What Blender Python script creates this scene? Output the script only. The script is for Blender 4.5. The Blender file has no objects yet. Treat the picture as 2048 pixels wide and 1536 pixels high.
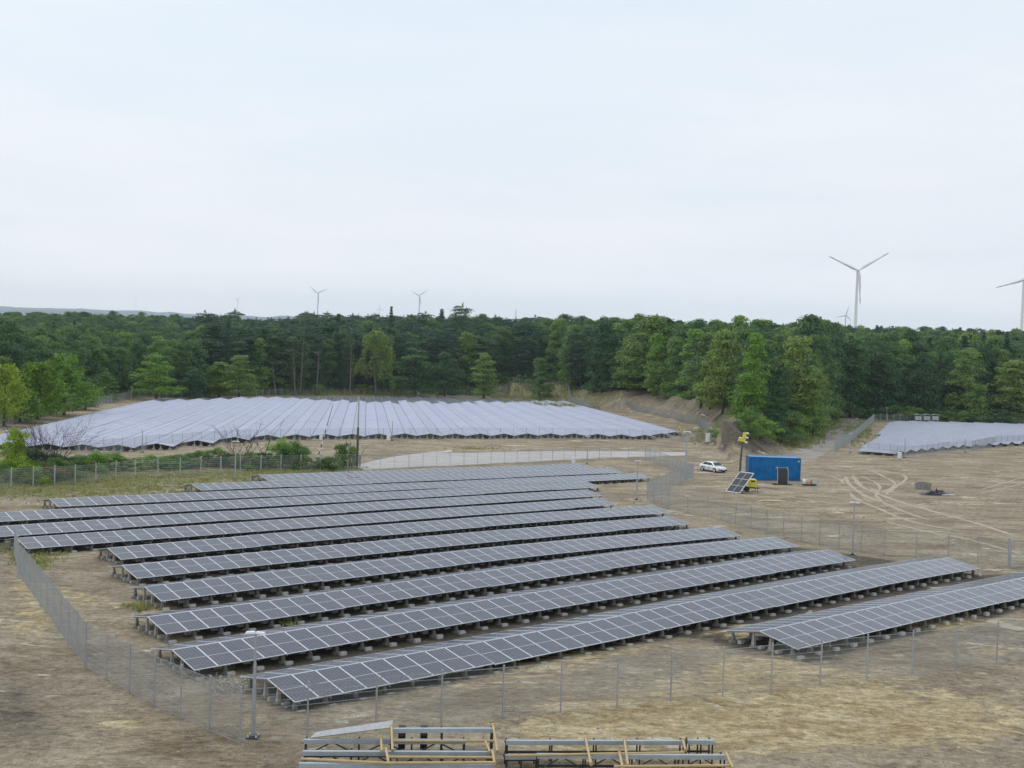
import bpy, math, random
import numpy as np
from mathutils import Vector, Matrix
random.seed(7); rng = np.random.default_rng(7)
SC = bpy.context.scene
COL = SC.collection
# ------------------------------------------------------------------ camera
F_PX, PITCH, ROLL, CAM_H = 2386.25, 0.02638, 0.03197, 14.78
_c, _s = math.cos(PITCH), math.sin(PITCH)
FWD = np.array([0, _c, -_s]); UP0 = np.array([0, _s, _c]); RT0 = np.array([1., 0, 0])
_cr, _sr = math.cos(ROLL), math.sin(ROLL)
RT = _cr*RT0+_sr*UP0; UP = -_sr*RT0+_cr*UP0
cam_d = bpy.data.cameras.new("camera"); cam = bpy.data.objects.new("camera", cam_d); COL.objects.link(cam)
cam_d.sensor_width = 36; cam_d.lens = 36*F_PX/2048; cam_d.clip_start = .5; cam_d.clip_end = 40000
cam.matrix_world = Matrix(((RT[0], UP[0], -FWD[0], 0), (RT[1], UP[1], -FWD[1], 0), (RT[2], UP[2], -FWD[2], CAM_H), (0, 0, 0, 1)))
SC.camera = cam
# ------------------------------------------------------------------ light and exposure
SUN_EL, SUN_AZ = math.radians(50), math.radians(322)     # azimuth clockwise from +Y
SC.view_settings.view_transform = 'Standard'; SC.view_settings.look = 'None'
SC.view_settings.gamma = 1; SC.view_settings.exposure = 0.50
W = bpy.data.worlds.new("World"); SC.world = W; W.use_nodes = True
nt = W.node_tree; nt.nodes.clear()
def N(nt, typ, **kw):
    n = nt.nodes.new(typ)
    for k, v in kw.items():
        if k.startswith('i_'):
            n.inputs[k[2:].replace('_', ' ')].default_value = v
        else: setattr(n, k, v)
    return n
def ramp(nt, src, stops):
    r = nt.nodes.new('ShaderNodeValToRGB'); nt.links.new(src, r.inputs[0])
    els = r.color_ramp.elements
    while len(els) < len(stops): els.new(.5)
    for e, (p, c) in zip(els, stops):
        e.position = p; e.color = (*c, 1) if len(c) == 3 else c
    return r.outputs[0]
def mixc(nt, fac, a, b, mode='MIX'):
    m = nt.nodes.new('ShaderNodeMix'); m.data_type = 'RGBA'; m.blend_type = mode
    for sock, v in ((m.inputs[0], fac), (m.inputs[6], a), (m.inputs[7], b)):
        if isinstance(v, (int, float)): sock.default_value = v
        elif isinstance(v, tuple): sock.default_value = (*v, 1) if len(v) == 3 else v
        else: nt.links.new(v, sock)
    return m.outputs[2]
def math_(nt, op, a, b=None, c=None, clamp=False):
    m = nt.nodes.new('ShaderNodeMath'); m.operation = op; m.use_clamp = clamp
    for i, v in enumerate((a, b, c)):
        if v is None: continue
        if isinstance(v, (int, float)): m.inputs[i].default_value = v
        else: nt.links.new(v, m.inputs[i])
    return m.outputs[0]
sky = N(nt, 'ShaderNodeTexSky', sky_type='NISHITA', sun_disc=False, sun_elevation=SUN_EL, sun_rotation=SUN_AZ, air_density=1.2, dust_density=2.5)
tc = N(nt, 'ShaderNodeTexCoord'); sep = N(nt, 'ShaderNodeSeparateXYZ'); nt.links.new(tc.outputs['Generated'], sep.inputs[0])
mp = N(nt, 'ShaderNodeMapping'); mp.inputs['Scale'].default_value = (1.6, 1.6, 9); mp.inputs['Rotation'].default_value = (0.05, 0.06, 0)
nt.links.new(tc.outputs['Generated'], mp.inputs[0])
n1 = N(nt, 'ShaderNodeTexNoise', i_Scale=1.7, i_Detail=7, i_Roughness=.55); nt.links.new(mp.outputs[0], n1.inputs[0])
elev = ramp(nt, sep.outputs[2], [(0.0, (12.0, 11.4, 11.3)), (0.04, (11.7, 11.2, 11.2)), (0.087, (8.8, 8.6, 8.75)), (0.14, (7.8, 7.8, 8.0)), (0.3, (6.75, 7.15, 7.5)), (1.0, (5.8, 6.5, 7.3))])
thin = ramp(nt, n1.outputs[0], [(0.36, (0, 0, 0)), (0.62, (1, 1, 1))])
cloudc = mixc(nt, math_(nt, 'MULTIPLY', thin, .8), mixc(nt, .34, elev, (5.0, 6.4, 7.7)), mixc(nt, .15, elev, (8.4, 8.3, 8.5)))
final = mixc(nt, .92, sky.outputs[0], cloudc)
bg = N(nt, 'ShaderNodeBackground', i_Strength=.094); nt.links.new(final, bg.inputs[0])
wo = N(nt, 'ShaderNodeOutputWorld'); nt.links.new(bg.outputs[0], wo.inputs[0])
sd = bpy.data.lights.new("sun", 'SUN'); sd.energy = .8; sd.angle = math.radians(30); sd.color = (1, .96, .9)
sun = bpy.data.objects.new("sun", sd); COL.objects.link(sun)
sdir = Vector((math.sin(SUN_AZ)*math.cos(SUN_EL), math.cos(SUN_AZ)*math.cos(SUN_EL), math.sin(SUN_EL)))
sun.rotation_euler = sdir.to_track_quat('Z', 'Y').to_euler()
SC.cycles.max_bounces = 6; SC.cycles.diffuse_bounces = 3; SC.cycles.glossy_bounces = 3; SC.cycles.transparent_max_bounces = 8
SC.cycles.volume_bounces = 1
# ------------------------------------------------------------------ ground height
HD = 0.86072; U = np.array([math.sin(HD), math.cos(HD)]); NV = np.array([-U[1], U[0]])
TILT = 0.18565; SL = 2.28; PITCHM = 1.15; TW = SL*math.cos(TILT); TH = SL*math.sin(TILT); RGAP = .06
ROWS = {  # u0, u1, poly of the eave height in t=(u-60)/30
 0: (47.8, 82.8, [0.10, -0.097, -0.041, 0.962]), 1: (24.4, 78.7, [-0.279, -0.351, 0.233, 0.897]),
 2: (23.5, 73.6, [0.012, -0.146, 0.04, 0.752]), 3: (25.4, 76.8, [-0.282, -0.54, 0.008, 0.698]),
 4: (28.3, 79.0, [-0.298, -0.242, 0.48]), 5: (29.9, 80.9, [-0.173, -0.197, 0.35]), 6: (31.8, 85.5, [-0.187, -0.198, 0.281]),
 7: (28.1, 85.6, [-0.05, -0.201, 0.111]), 8: (17.0, 91.0, [-0.071, -0.183, 0.008]), 9: (18.0, 97.6, [-0.008, -0.24, -0.08]),
 10: (37.8, 113.7, [-0.011, -0.333, -0.161]), 11: (54.6, 116.1, [-0.351, -0.193]), 12: (66.1, 116.8, [-0.367, -0.285])}
def zrow(k, u): return np.polyval(ROWS[k][2], (np.asarray(u)-60)/30)
def sst(a, b, x):
    t = np.clip((x-a)/(b-a), 0, 1); return t*t*(3-2*t)
def segdist(x, y, pts):
    best = np.full(np.shape(x), 1e9); sgn = np.zeros(np.shape(x)); par = np.zeros(np.shape(x)); L = 0
    for (ax, ay), (bx, by) in zip(pts, pts[1:]):
        dx, dy = bx-ax, by-ay; l2 = dx*dx+dy*dy
        t = np.clip(((x-ax)*dx+(y-ay)*dy)/l2, 0, 1)
        d = np.hypot(x-ax-t*dx, y-ay-t*dy); cr = dx*(y-ay)-dy*(x-ax)
        m = d < best; best = np.where(m, d, best); sgn = np.where(m, np.sign(cr), sgn); par = np.where(m, L+t*math.sqrt(l2), par); L += math.sqrt(l2)
    return best, sgn, par
BANK = [(4, 408), (16, 386), (32, 338), (39, 288), (39.5, 245), (37.5, 217)]
ROAD = [(44, 190), (52, 208), (63, 238), (76, 275), (90, 318), (104, 370), (118, 430)]
def vnoise(x, y, s, seed=0):
    x = np.asarray(x, float)/s+seed*17.3; y = np.asarray(y, float)/s+seed*9.1
    xi = np.floor(x).astype(np.int64); yi = np.floor(y).astype(np.int64); fx = x-xi; fy = y-yi
    fx = fx*fx*(3-2*fx); fy = fy*fy*(3-2*fy)
    def h(a, b):
        v = (a*374761393+b*668265263+seed*1442695) & 0x7fffffff; v = ((v ^ (v >> 13))*1274126177) & 0x7fffffff
        return ((v ^ (v >> 16)) & 0xffff)/65535.
    return (h(xi, yi)*(1-fx)*(1-fy)+h(xi+1, yi)*fx*(1-fy)+h(xi, yi+1)*(1-fx)*fy+h(xi+1, yi+1)*fx*fy)*2-1
def ground(x, y, rough=True):
    x = np.asarray(x, float); y = np.asarray(y, float)
    u = x*U[0]+y*U[1]; n = x*NV[0]+y*NV[1]
    kk = np.clip((n-41-TW)/7+1, 0, 12)
    z = np.zeros(np.shape(x))
    for k in range(13):
        w = np.clip(1-np.abs(kk-k), 0, 1); r = ROWS[k]
        z = z+w*(zrow(k, np.clip(u, r[0]-2, r[1]+1))-.5)
    # gentle return to level far beyond the first field
    z = z*(1-.35*sst(150, 260, y))
    if rough:
        z = z+.045*vnoise(x, y, 3.1, 1)+.03*vnoise(x, y, 1.3, 2)
    rise = 17*sst(380, 900, y+.25*np.abs(x+60)*0)-0*x
    z = z+rise
    d, sg, par = segdist(x, y, BANK); dr, sr, _ = segdist(x, y, ROAD)
    east = np.where(sg > 0, d, -d)
    b = sst(1.6, 9, east)*sst(4, 15, dr)*np.where(sr > 0, 1, 0)*sst(172, 212, y)*(1-sst(500, 640, y))*5.0
    b = b*(1+.22*vnoise(x, y, 5, 5))
    z = z+b
    for (mx, my, r, h) in MOUNDS: z = z+h*np.exp(-((x-mx)**2+(y-my)**2)/(r*r))*(1+.35*vnoise(x, y, 1.9, 6)+.2*vnoise(x, y, 1.1, 7))
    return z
MOUNDS = []
def ray(px, py): return F_PX*FWD+(px-1024)*RT-(py-768)*UP
def at(px, py, h=0.0):
    d = ray(px, py); z = 0.0
    for _ in range(14):
        t = (z+h-CAM_H)/d[2]; X = d[:2]*t; z = .5*z+.5*float(ground(X[0], X[1], False))
    return Vector((X[0], X[1], float(ground(X[0], X[1]))))
def atd(px, py, Y):
    d = ray(px, py); t = Y/d[1]; return Vector((d[0]*t, d[1]*t, CAM_H+d[2]*t))
def proj(x, y, z):
    dx, dy, dz = x, y, z-CAM_H
    zz = dx*FWD[0]+dy*FWD[1]+dz*FWD[2]
    return 1024+F_PX*(dx*RT[0]+dy*RT[1]+dz*RT[2])/zz, 768-F_PX*(dx*UP[0]+dy*UP[1]+dz*UP[2])/zz
for px, py, r, h in ((1478, 884, 3.6, 2.0), (1430, 893, 2.6, .9), (1535, 890, 4.5, 1.2), (1502, 889, 3, 1.0), (1578, 893, 3, .7)):
    p = at(px, py); MOUNDS.append((p.x, p.y, r, h))
# ------------------------------------------------------------------ materials
def mat(name):
    m = bpy.data.materials.new(name); m.use_nodes = True; n = m.node_tree
    return m, n, n.nodes['Principled BSDF']
def simple(name, col, rough=.6, metal=0., var=.12, scale=6., spec=.5):
    m, n, b = mat(name)
    t = N(n, 'ShaderNodeTexCoord'); no = N(n, 'ShaderNodeTexNoise', i_Scale=scale, i_Detail=5); n.links.new(t.outputs['Object'], no.inputs[0])
    lo = tuple(c*(1-var) for c in col); hi = tuple(min(1, c*(1+var)) for c in col)
    n.links.new(ramp(n, no.outputs[0], [(.3, lo), (.7, hi)]), b.inputs['Base Color'])
    b.inputs['Roughness'].default_value = rough; b.inputs['Metallic'].default_value = metal; b.inputs['Specular IOR Level'].default_value = spec
    return m
M = {}
M['steel'] = simple('galvanised_steel', (.42, .44, .46), .45, .5, .15, 12)
M['steel_dull'] = simple('weathered_galvanised_steel', (.36, .37, .37), .6, .3, .2, 8)
M['post'] = simple('concrete_post_paint', (.42, .44, .41), .8, 0, .15, 5)
M['alu'] = simple('aluminium_frame', (.66, .69, .75), .45, .1, .05, 8)
M['white'] = simple('white_paint', (.78, .79, .8), .4, 0, .06, 4)
M['black'] = simple('black_plastic', (.018, .018, .02), .45, 0, .3, 8)
M['dark'] = simple('dark_steel', (.035, .035, .038), .5, .3, .3, 8)
M['concrete'] = simple('cast_concrete', (.40, .385, .35), .9, 0, .22, 9)
M['concrete_dark'] = simple('dark_concrete', (.25, .24, .21), .95, 0, .3, 7)
M['yellow'] = simple('yellow_paint', (.72, .62, .03), .45, 0, .1, 5)
M['pipe'] = simple('yellow_gas_pipe', (.50, .36, .17), .5, 0, .12, 3)
M['rack'] = simple('blue_grey_steel_paint', (.37, .41, .43), .5, .1, .12, 3)
M['wood'] = simple('old_pole_timber', (.10, .085, .07), .85, 0, .25, 4)
M['pale_pole'] = simple('pale_concrete_pole', (.42, .40, .33), .85, 0, .15, 4)
M['turbine'] = simple('turbine_white', (.80, .81, .82), .5, 0, .03, .2)
M['turbine_backlit'] = simple('turbine_backlit', (.33, .36, .40), .5, 0, .03, .2)  # white turbine paint darkened to imitate backlit far turbines
M['red'] = simple('red_stripe', (.45, .03, .03), .5, 0, .1, 4)
M['tyre'] = simple('tyre_rubber', (.02, .02, .02), .8, 0, .2, 6)
M['bark'] = simple('bark', (.085, .07, .055), .9, 0, .3, 3)
M['bark_pale'] = simple('pale_bark', (.15, .135, .11), .85, 0, .35, 2.5)
M['twig'] = simple('dead_twig', (.055, .05, .055), .9, 0, .3, 3)
M['orange'] = simple('orange_tan_plastic', (.62, .40, .26), .5, 0, .1, 4)
m, n, b = mat('car_glass'); b.inputs['Base Color'].default_value = (.012, .015, .018, 1); b.inputs['Roughness'].default_value = .06; M['glass'] = m
m, n, b = mat('car_paint'); b.inputs['Base Color'].default_value = (.8, .81, .82, 1); b.inputs['Roughness'].default_value = .25; b.inputs['Coat Weight'].default_value = .6; M['carpaint'] = m
m, n, b = mat('headlamp_glass'); b.inputs['Base Color'].default_value = (.55, .58, .6, 1); b.inputs['Roughness'].default_value = .1; M['lens'] = m
M['teal'] = simple('pale_teal_vinyl', (.30, .55, .62), .4)
M['bluegrey'] = simple('blue_grey_vinyl', (.35, .42, .6), .4)
# blue corrugated container
m, n, b = mat('container_blue'); t = N(n, 'ShaderNodeTexCoord'); no = N(n, 'ShaderNodeTexNoise', i_Scale=1.2, i_Detail=8); n.links.new(t.outputs['Object'], no.inputs[0])
n.links.new(ramp(n, no.outputs[0], [(.3, (.012, .085, .21)), (.42, (.004, .125, .34)), (.55, (.004, .145, .39)), (.72, (.006, .16, .41)), (.8, (.05, .17, .36))]), b.inputs['Base Color']); b.inputs['Roughness'].default_value = .5; b.inputs['Specular IOR Level'].default_value = .2; M['blue'] = m
# tarpaulin
m, n, b = mat('black_tarp'); b.inputs['Base Color'].default_value = (.012, .012, .02, 1); b.inputs['Roughness'].default_value = .28
no = N(n, 'ShaderNodeTexNoise', i_Scale=3, i_Detail=4); bp = N(n, 'ShaderNodeBump', i_Strength=.8, i_Distance=.1); n.links.new(no.outputs[0], bp.inputs['Height']); n.links.new(bp.outputs[0], b.inputs['Normal']); M['tarp'] = m
# solar glass: cell columns, the gap line across the middle, per panel tint
def panel_mat(name, uv, tau=None):
    m, n, b = mat(name)
    if uv: t = N(n, 'ShaderNodeUVMap'); src = t.outputs[0]
    else: t = N(n, 'ShaderNodeTexCoord'); src = t.outputs['Object']
    sp = N(n, 'ShaderNodeSeparateXYZ'); n.links.new(src, sp.inputs[0])
    oi = N(n, 'ShaderNodeObjectInfo')
    x, y = sp.outputs[0], sp.outputs[1]
    if uv:
        wn = N(n, 'ShaderNodeTexWhiteNoise', noise_dimensions='2D')
        cx = N(n, 'ShaderNodeCombineXYZ'); n.links.new(math_(n, 'FLOOR', math_(n, 'DIVIDE', x, PITCHM)), cx.inputs[0]); n.links.new(oi.outputs['Random'], cx.inputs[1])
        n.links.new(cx.outputs[0], wn.inputs[0]); rnd = wn.outputs[0]
        xs = math_(n, 'SUBTRACT', math_(n, 'MULTIPLY', math_(n, 'FRACT', math_(n, 'DIVIDE', x, PITCHM)), PITCHM), .575)
    else: rnd = oi.outputs['Random']; xs = x
    base = ramp(n, rnd, [(0, (.010, .015, .034)), (.35, (.016, .020, .036)), (.6, (.024, .022, .042)), (.8, (.012, .020, .036)), (1, (.020, .024, .038))])
    colf = math_(n, 'ABSOLUTE', math_(n, 'SUBTRACT', math_(n, 'FRACT', math_(n, 'ADD', math_(n, 'DIVIDE', xs, .184), .5*6)), .5))
    line = math_(n, 'GREATER_THAN', colf, .455)
    fine = math_(n, 'GREATER_THAN', math_(n, 'ABSOLUTE', math_(n, 'SUBTRACT', math_(n, 'FRACT', math_(n, 'DIVIDE', xs, .0184)), .5)), .40)
    rowf = math_(n, 'GREATER_THAN', math_(n, 'ABSOLUTE', math_(n, 'SUBTRACT', math_(n, 'FRACT', math_(n, 'DIVIDE', y, .0925)), .5)), .47)
    c = mixc(n, math_(n, 'MULTIPLY', fine, .07), base, (.24, .27, .38))
    c = mixc(n, math_(n, 'MULTIPLY', rowf, .08), c, (.28, .31, .40))
    c = mixc(n, math_(n, 'MULTIPLY', line, .42), c, (.26, .29, .38))
    mid = math_(n, 'LESS_THAN', math_(n, 'ABSOLUTE', math_(n, 'SUBTRACT', y, SL/2)), .012)
    c = mixc(n, mid, c, (.60, .63, .67))
    if uv:
        e1 = math_(n, 'GREATER_THAN', math_(n, 'ABSOLUTE', xs), .533)
        e2 = math_(n, 'GREATER_THAN', math_(n, 'ABSOLUTE', math_(n, 'SUBTRACT', y, SL/2)), SL/2-.036)
        c = mixc(n, math_(n, 'MAXIMUM', e1, e2), c, (.62, .65, .69))
        c = mixc(n, math_(n, 'GREATER_THAN', math_(n, 'ABSOLUTE', xs), .545), c, (.02, .02, .03))
    dn = N(n, 'ShaderNodeTexNoise', i_Scale=2.2, i_Detail=4); n.links.new(src, dn.inputs[0])
    c = mixc(n, math_(n, 'MULTIPLY', ramp(n, dn.outputs[0], [(.35, (0, 0, 0)), (.8, (1, 1, 1))]), .10), c, (.30, .28, .26))
    n.links.new(c, b.inputs['Base Color'])
    b.inputs['Roughness'].default_value = .22 if not uv else .38
    b.inputs['Sheen Weight'].default_value = 0. if not uv else (.3 if tau is None else 0); b.inputs['Sheen Roughness'].default_value = .35; b.inputs['Sheen Tint'].default_value = (.86, .88, 1, 1)
    b.inputs['IOR'].default_value = 1.5; b.inputs['Coat Weight'].default_value = .3; b.inputs['Coat Roughness'].default_value = .08
    # sky reflection painted as a pale diffuse film, growing with one over view-angle cosine
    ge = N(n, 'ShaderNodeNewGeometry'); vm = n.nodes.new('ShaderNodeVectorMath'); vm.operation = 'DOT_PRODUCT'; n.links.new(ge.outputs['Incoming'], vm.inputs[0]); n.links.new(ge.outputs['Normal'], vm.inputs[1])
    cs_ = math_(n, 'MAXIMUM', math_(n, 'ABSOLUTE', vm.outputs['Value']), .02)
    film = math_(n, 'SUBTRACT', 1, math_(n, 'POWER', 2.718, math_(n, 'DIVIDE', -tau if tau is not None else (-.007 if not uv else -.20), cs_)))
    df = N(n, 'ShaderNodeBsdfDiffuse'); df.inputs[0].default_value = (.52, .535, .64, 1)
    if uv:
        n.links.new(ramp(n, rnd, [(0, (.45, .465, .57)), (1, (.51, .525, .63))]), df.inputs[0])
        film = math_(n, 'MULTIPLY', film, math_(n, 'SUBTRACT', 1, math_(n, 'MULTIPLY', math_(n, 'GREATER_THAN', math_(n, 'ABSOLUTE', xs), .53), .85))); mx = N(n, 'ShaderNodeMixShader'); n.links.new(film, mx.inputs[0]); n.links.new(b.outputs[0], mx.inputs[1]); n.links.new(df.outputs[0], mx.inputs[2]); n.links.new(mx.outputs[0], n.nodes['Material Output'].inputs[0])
    return m
M['panel'] = panel_mat('solar_glass', False); M['panel_uv'] = panel_mat('solar_glass_strip', True); M['panel_no_sheen'] = panel_mat('solar_glass_no_sheen_strip', True, .004)
m, n, b = mat('solar_glass_plain'); b.inputs['Base Color'].default_value = (.035, .037, .05, 1); b.inputs['Roughness'].default_value = .2; M['panel_back'] = m
m, n, b = mat('small_solar_glass'); b.inputs['Base Color'].default_value = (.018, .02, .03, 1); b.inputs['Roughness'].default_value = .5; b.inputs['Specular IOR Level'].default_value = .25; M['panel_small'] = m
M['blue_roof_lit'] = simple('container_skylit_roof_blue', (.10, .30, .55), .35, 0, .15, 1.5)  # paler copy of the side blue, sky reflection put into the roof colour
M['under'] = simple('panel_backsheet', (.03, .03, .033), .8)
# fence wire mesh
M['wire'] = simple('fence_wire', (.38, .40, .41), .55, .4, .1, 2)
# foliage
def leafmat(name, stops, trans=.25):
    m, n, b = mat(name)
    t = N(n, 'ShaderNodeTexCoord'); no = N(n, 'ShaderNodeTexNoise', i_Scale=.55, i_Detail=5, i_Roughness=.7); n.links.new(t.outputs['Object'], no.inputs[0])
    oi = N(n, 'ShaderNodeObjectInfo')
    f = math_(n, 'ADD', math_(n, 'MULTIPLY', no.outputs[0], .75), math_(n, 'MULTIPLY', oi.outputs['Random'], .30))
    c = ramp(n, f, stops)
    n.links.new(c, b.inputs['Base Color']); b.inputs['Roughness'].default_value = .6; b.inputs['Specular IOR Level'].default_value = .25
    tr = N(n, 'ShaderNodeBsdfTranslucent'); n.links.new(c, tr.inputs[0]); mx = N(n, 'ShaderNodeMixShader', i_Fac=trans)
    n.links.new(b.outputs[0], mx.inputs[1]); n.links.new(tr.outputs[0], mx.inputs[2]); n.links.new(mx.outputs[0], n.nodes['Material Output'].inputs[0])
    return m
M['leaf_dark'] = leafmat('leaf_dark', [(.30, (0.045, 0.107, 0.041)), (.50, (0.084, 0.170, 0.059)), (.68, (0.154, 0.258, 0.079))])
M['leaf_mid'] = leafmat('leaf_mid', [(.30, (0.074, 0.157, 0.039)), (.50, (0.137, 0.246, 0.055)), (.68, (0.237, 0.348, 0.079))])
M['leaf_pine'] = leafmat('leaf_pine', [(.30, (0.037, 0.081, 0.049)), (.50, (0.061, 0.120, 0.063)), (.68, (0.104, 0.177, 0.079))])
M['leaf_bright'] = leafmat('leaf_bright', [(.30, (0.098, 0.207, 0.027)), (.50, (0.171, 0.317, 0.037)), (.68, (0.268, 0.439, 0.067))])
M['leaf_yellow'] = leafmat('leaf_yellow', [(.30, (0.122, 0.232, 0.022)), (.50, (0.232, 0.354, 0.034)), (.68, (0.378, 0.488, 0.061))])
M['leaf_olive'] = leafmat('leaf_olive', [(.30, (0.086, 0.164, 0.034)), (.50, (0.151, 0.246, 0.051)), (.68, (0.260, 0.348, 0.079))])
M['leaf_rust'] = leafmat('leaf_rust', [(.30, (0.160, 0.115, 0.050)), (.55, (0.231, 0.177, 0.062)), (.80, (0.300, 0.265, 0.079))])
M['grass'] = leafmat('grass_blades', [(.30, (.17, .21, .06)), (.50, (.28, .30, .10)), (.68, (.42, .40, .18))], .2)
# ------------------------------------------------------------------ mesh helpers
class MB:
    def __init__(s): s.v = []; s.f = []; s.m = []; s.sm = []
    def add(s, vs, fs, mi=0, sm=False):
        o = len(s.v); s.v += [tuple(v) for v in vs]; s.f += [tuple(i+o for i in f) for f in fs]; s.m += [mi]*len(fs); s.sm += [sm]*len(fs)
    def box(s, c, d, mi=0, R=None, taper=1.0):
        hx, hy, hz = d[0]/2, d[1]/2, d[2]/2; vs = []
        for z, t in ((-hz, 1), (hz, taper)):
            for x, y in ((-hx*t, -hy*t), (hx*t, -hy*t), (hx*t, hy*t), (-hx*t, hy*t)):
                p = Vector((x, y, z)); p = (R @ p if R else p)+Vector(c); vs.append(p)
        s.add(vs, [(3, 2, 1, 0), (4, 5, 6, 7), (0, 1, 5, 4), (1, 2, 6, 5), (2, 3, 7, 6), (3, 0, 4, 7)], mi)
    def bar(s, a, b, w, h=None, mi=0, up=Vector((0, 0, 1))):
        a = Vector(a); b = Vector(b); h = h or w; d = (b-a); L = d.length
        if L < 1e-6: return
        d.normalize(); x = d.cross(up)
        if x.length < 1e-4: x = d.cross(Vector((1, 0, 0)))
        x.normalize(); y = x.cross(d)
        vs = [p+x*i*w/2+y*j*h/2 for p in (a, b) for i, j in ((-1, -1), (1, -1), (1, 1), (-1, 1))]
        s.add(vs, [(0, 1, 2, 3), (7, 6, 5, 4), (0, 4, 5, 1), (1, 5, 6, 2), (2, 6, 7, 3), (3, 7, 4, 0)], mi)
    def tube(s, pts, rs, seg=8, mi=0, caps=True, sm=True):
        pts = [Vector(p) for p in pts]
        if isinstance(rs, (int, float)): rs = [rs]*len(pts)
        vs = []; x = None
        for i, p in enumerate(pts):
            d = (pts[min(i+1, len(pts)-1)]-pts[max(i-1, 0)]).normalized()
            if x is None:
                x = d.cross(Vector((0, 0, 1)));
                if x.length < 1e-3: x = Vector((1, 0, 0))
            x = (x-d*x.dot(d)).normalized(); y = d.cross(x)
            for k in range(seg):
                a = 2*math.pi*k/seg; vs.append(p+(x*math.cos(a)+y*math.sin(a))*rs[i])
        fs = []
        for i in range(len(pts)-1):
            for k in range(seg): fs.append((i*seg+k, i*seg+(k+1) % seg, (i+1)*seg+(k+1) % seg, (i+1)*seg+k))
        s.add(vs, fs, mi, sm)
        if caps: s.add(vs[:seg], [tuple(range(seg-1, -1, -1))], mi); s.add(vs[-seg:], [tuple(range(seg))], mi)
    def mesh(s, name, mats):
        me = bpy.data.meshes.new(name); me.from_pydata(s.v, [], s.f)
        for m in (mats if isinstance(mats, (list, tuple)) else [mats]): me.materials.append(M[m] if isinstance(m, str) else m)
        me.polygons.foreach_set('material_index', s.m); me.polygons.foreach_set('use_smooth', s.sm); me.update(); return me
    def build(s, name, mats, parent=None, loc=None, rz=0, **kw): return ob(name, s.mesh(name, mats), parent, loc, rz, **kw)
def ob(name, data, parent=None, loc=None, rz=0, label=None, cat=None, group=None, kind=None):
    o = bpy.data.objects.new(name, data); COL.objects.link(o)
    if parent: o.parent = parent
    if loc is not None: o.location = loc
    if rz: o.rotation_euler = (0, 0, rz)
    if label: o['label'] = label
    if cat: o['category'] = cat
    if group: o['group'] = group
    if kind: o['kind'] = kind
    return o
def thing(name, label, cat, loc=(0, 0, 0), rz=0, group=None): return ob(name, None, None, loc, rz, label, cat, group)
def qmesh(name, V, Q, mats, mi=None, smooth=False):
    me = bpy.data.meshes.new(name); nv, nq = len(V), len(Q); k = Q.shape[1]
    me.vertices.add(nv); me.vertices.foreach_set('co', np.asarray(V, np.float32).ravel())
    me.loops.add(nq*k); me.loops.foreach_set('vertex_index', np.asarray(Q, np.int32).ravel())
    me.polygons.add(nq); me.polygons.foreach_set('loop_start', np.arange(0, nq*k, k, dtype=np.int32))
    try: me.polygons.foreach_set('loop_total', np.full(nq, k, np.int32))
    except Exception: pass
    if smooth: me.polygons.foreach_set('use_smooth', np.ones(nq, bool))
    for m in (mats if isinstance(mats, (list, tuple)) else [mats]): me.materials.append(M[m] if isinstance(m, str) else m)
    if mi is not None: me.polygons.foreach_set('material_index', np.asarray(mi, np.int32))
    me.update(calc_edges=True); return me
# ------------------------------------------------------------------ ground sheet
def axis(lo, hi, step, lo2, hi2, gr=1.16):
    a = list(np.arange(lo, hi+.01, step)); s = step; x = hi
    while x < hi2: s *= gr; x += s; a.append(x)
    s = step; x = lo
    while x > lo2: s *= gr; x -= s; a.insert(0, x)
    return np.array(a)
gx = axis(-115, 150, 1.0, -9000, 9000); gy = axis(34, 345, 1.0, -60, 14000)
gyn = np.concatenate([gy[gy < 36], np.arange(36, 75, .5), gy[gy >= 75]]); gxx, gyy = np.meshgrid(gx, gyn)
gz = ground(gxx, gyy)
V = np.stack([gxx, gyy, gz], -1).reshape(-1, 3); nx, ny = len(gx), len(gyn)
idx = np.arange(nx*ny).reshape(ny, nx); Q = np.stack([idx[:-1, :-1], idx[:-1, 1:], idx[1:, 1:], idx[1:, :-1]], -1).reshape(-1, 4)
import bisect
_GX, _GY = gx.tolist(), gyn.tolist(); _GZ = gz.tolist(); ground_exact = ground
def ground(x, y, rough=True):
    if np.ndim(x): return ground_exact(x, y, rough)
    i = min(max(bisect.bisect_right(_GX, x)-1, 0), nx-2); j = min(max(bisect.bisect_right(_GY, y)-1, 0), ny-2)
    fx = (x-_GX[i])/(_GX[i+1]-_GX[i]); fy = (y-_GY[j])/(_GY[j+1]-_GY[j]); a, b_ = _GZ[j], _GZ[j+1]
    return (a[i]*(1-fx)+a[i+1]*fx)*(1-fy)+(b_[i]*(1-fx)+b_[i+1]*fx)*fy
m, n, b = mat('ground_soil'); M['ground'] = m
at_ = N(n, 'ShaderNodeAttribute', attribute_name='zone'); zs = N(n, 'ShaderNodeSeparateColor'); n.links.new(at_.outputs['Color'], zs.inputs[0])
t = N(n, 'ShaderNodeTexCoord'); P = t.outputs['Object']
mrot = N(n, 'ShaderNodeMapping'); mrot.inputs['Rotation'].default_value = (0, 0, -.35); mrot.inputs['Scale'].default_value = (.5, 1.0, 1); n.links.new(P, mrot.inputs[0]); PR = mrot.outputs[0]
def noi(scale, det=6, rough=.6, src=None, dist=0.):
    q = N(n, 'ShaderNodeTexNoise', i_Scale=scale, i_Detail=det, i_Roughness=rough, i_Distortion=dist); n.links.new(src or P, q.inputs[0]); return q.outputs[0]
big = noi(.05, 5, .6); med = noi(.35, 7, .65, PR, .6); fine = noi(2.6, 8, .75); grit = noi(14, 4, .8); streak = noi(.9, 6, .7, PR, 1.2)
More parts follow.
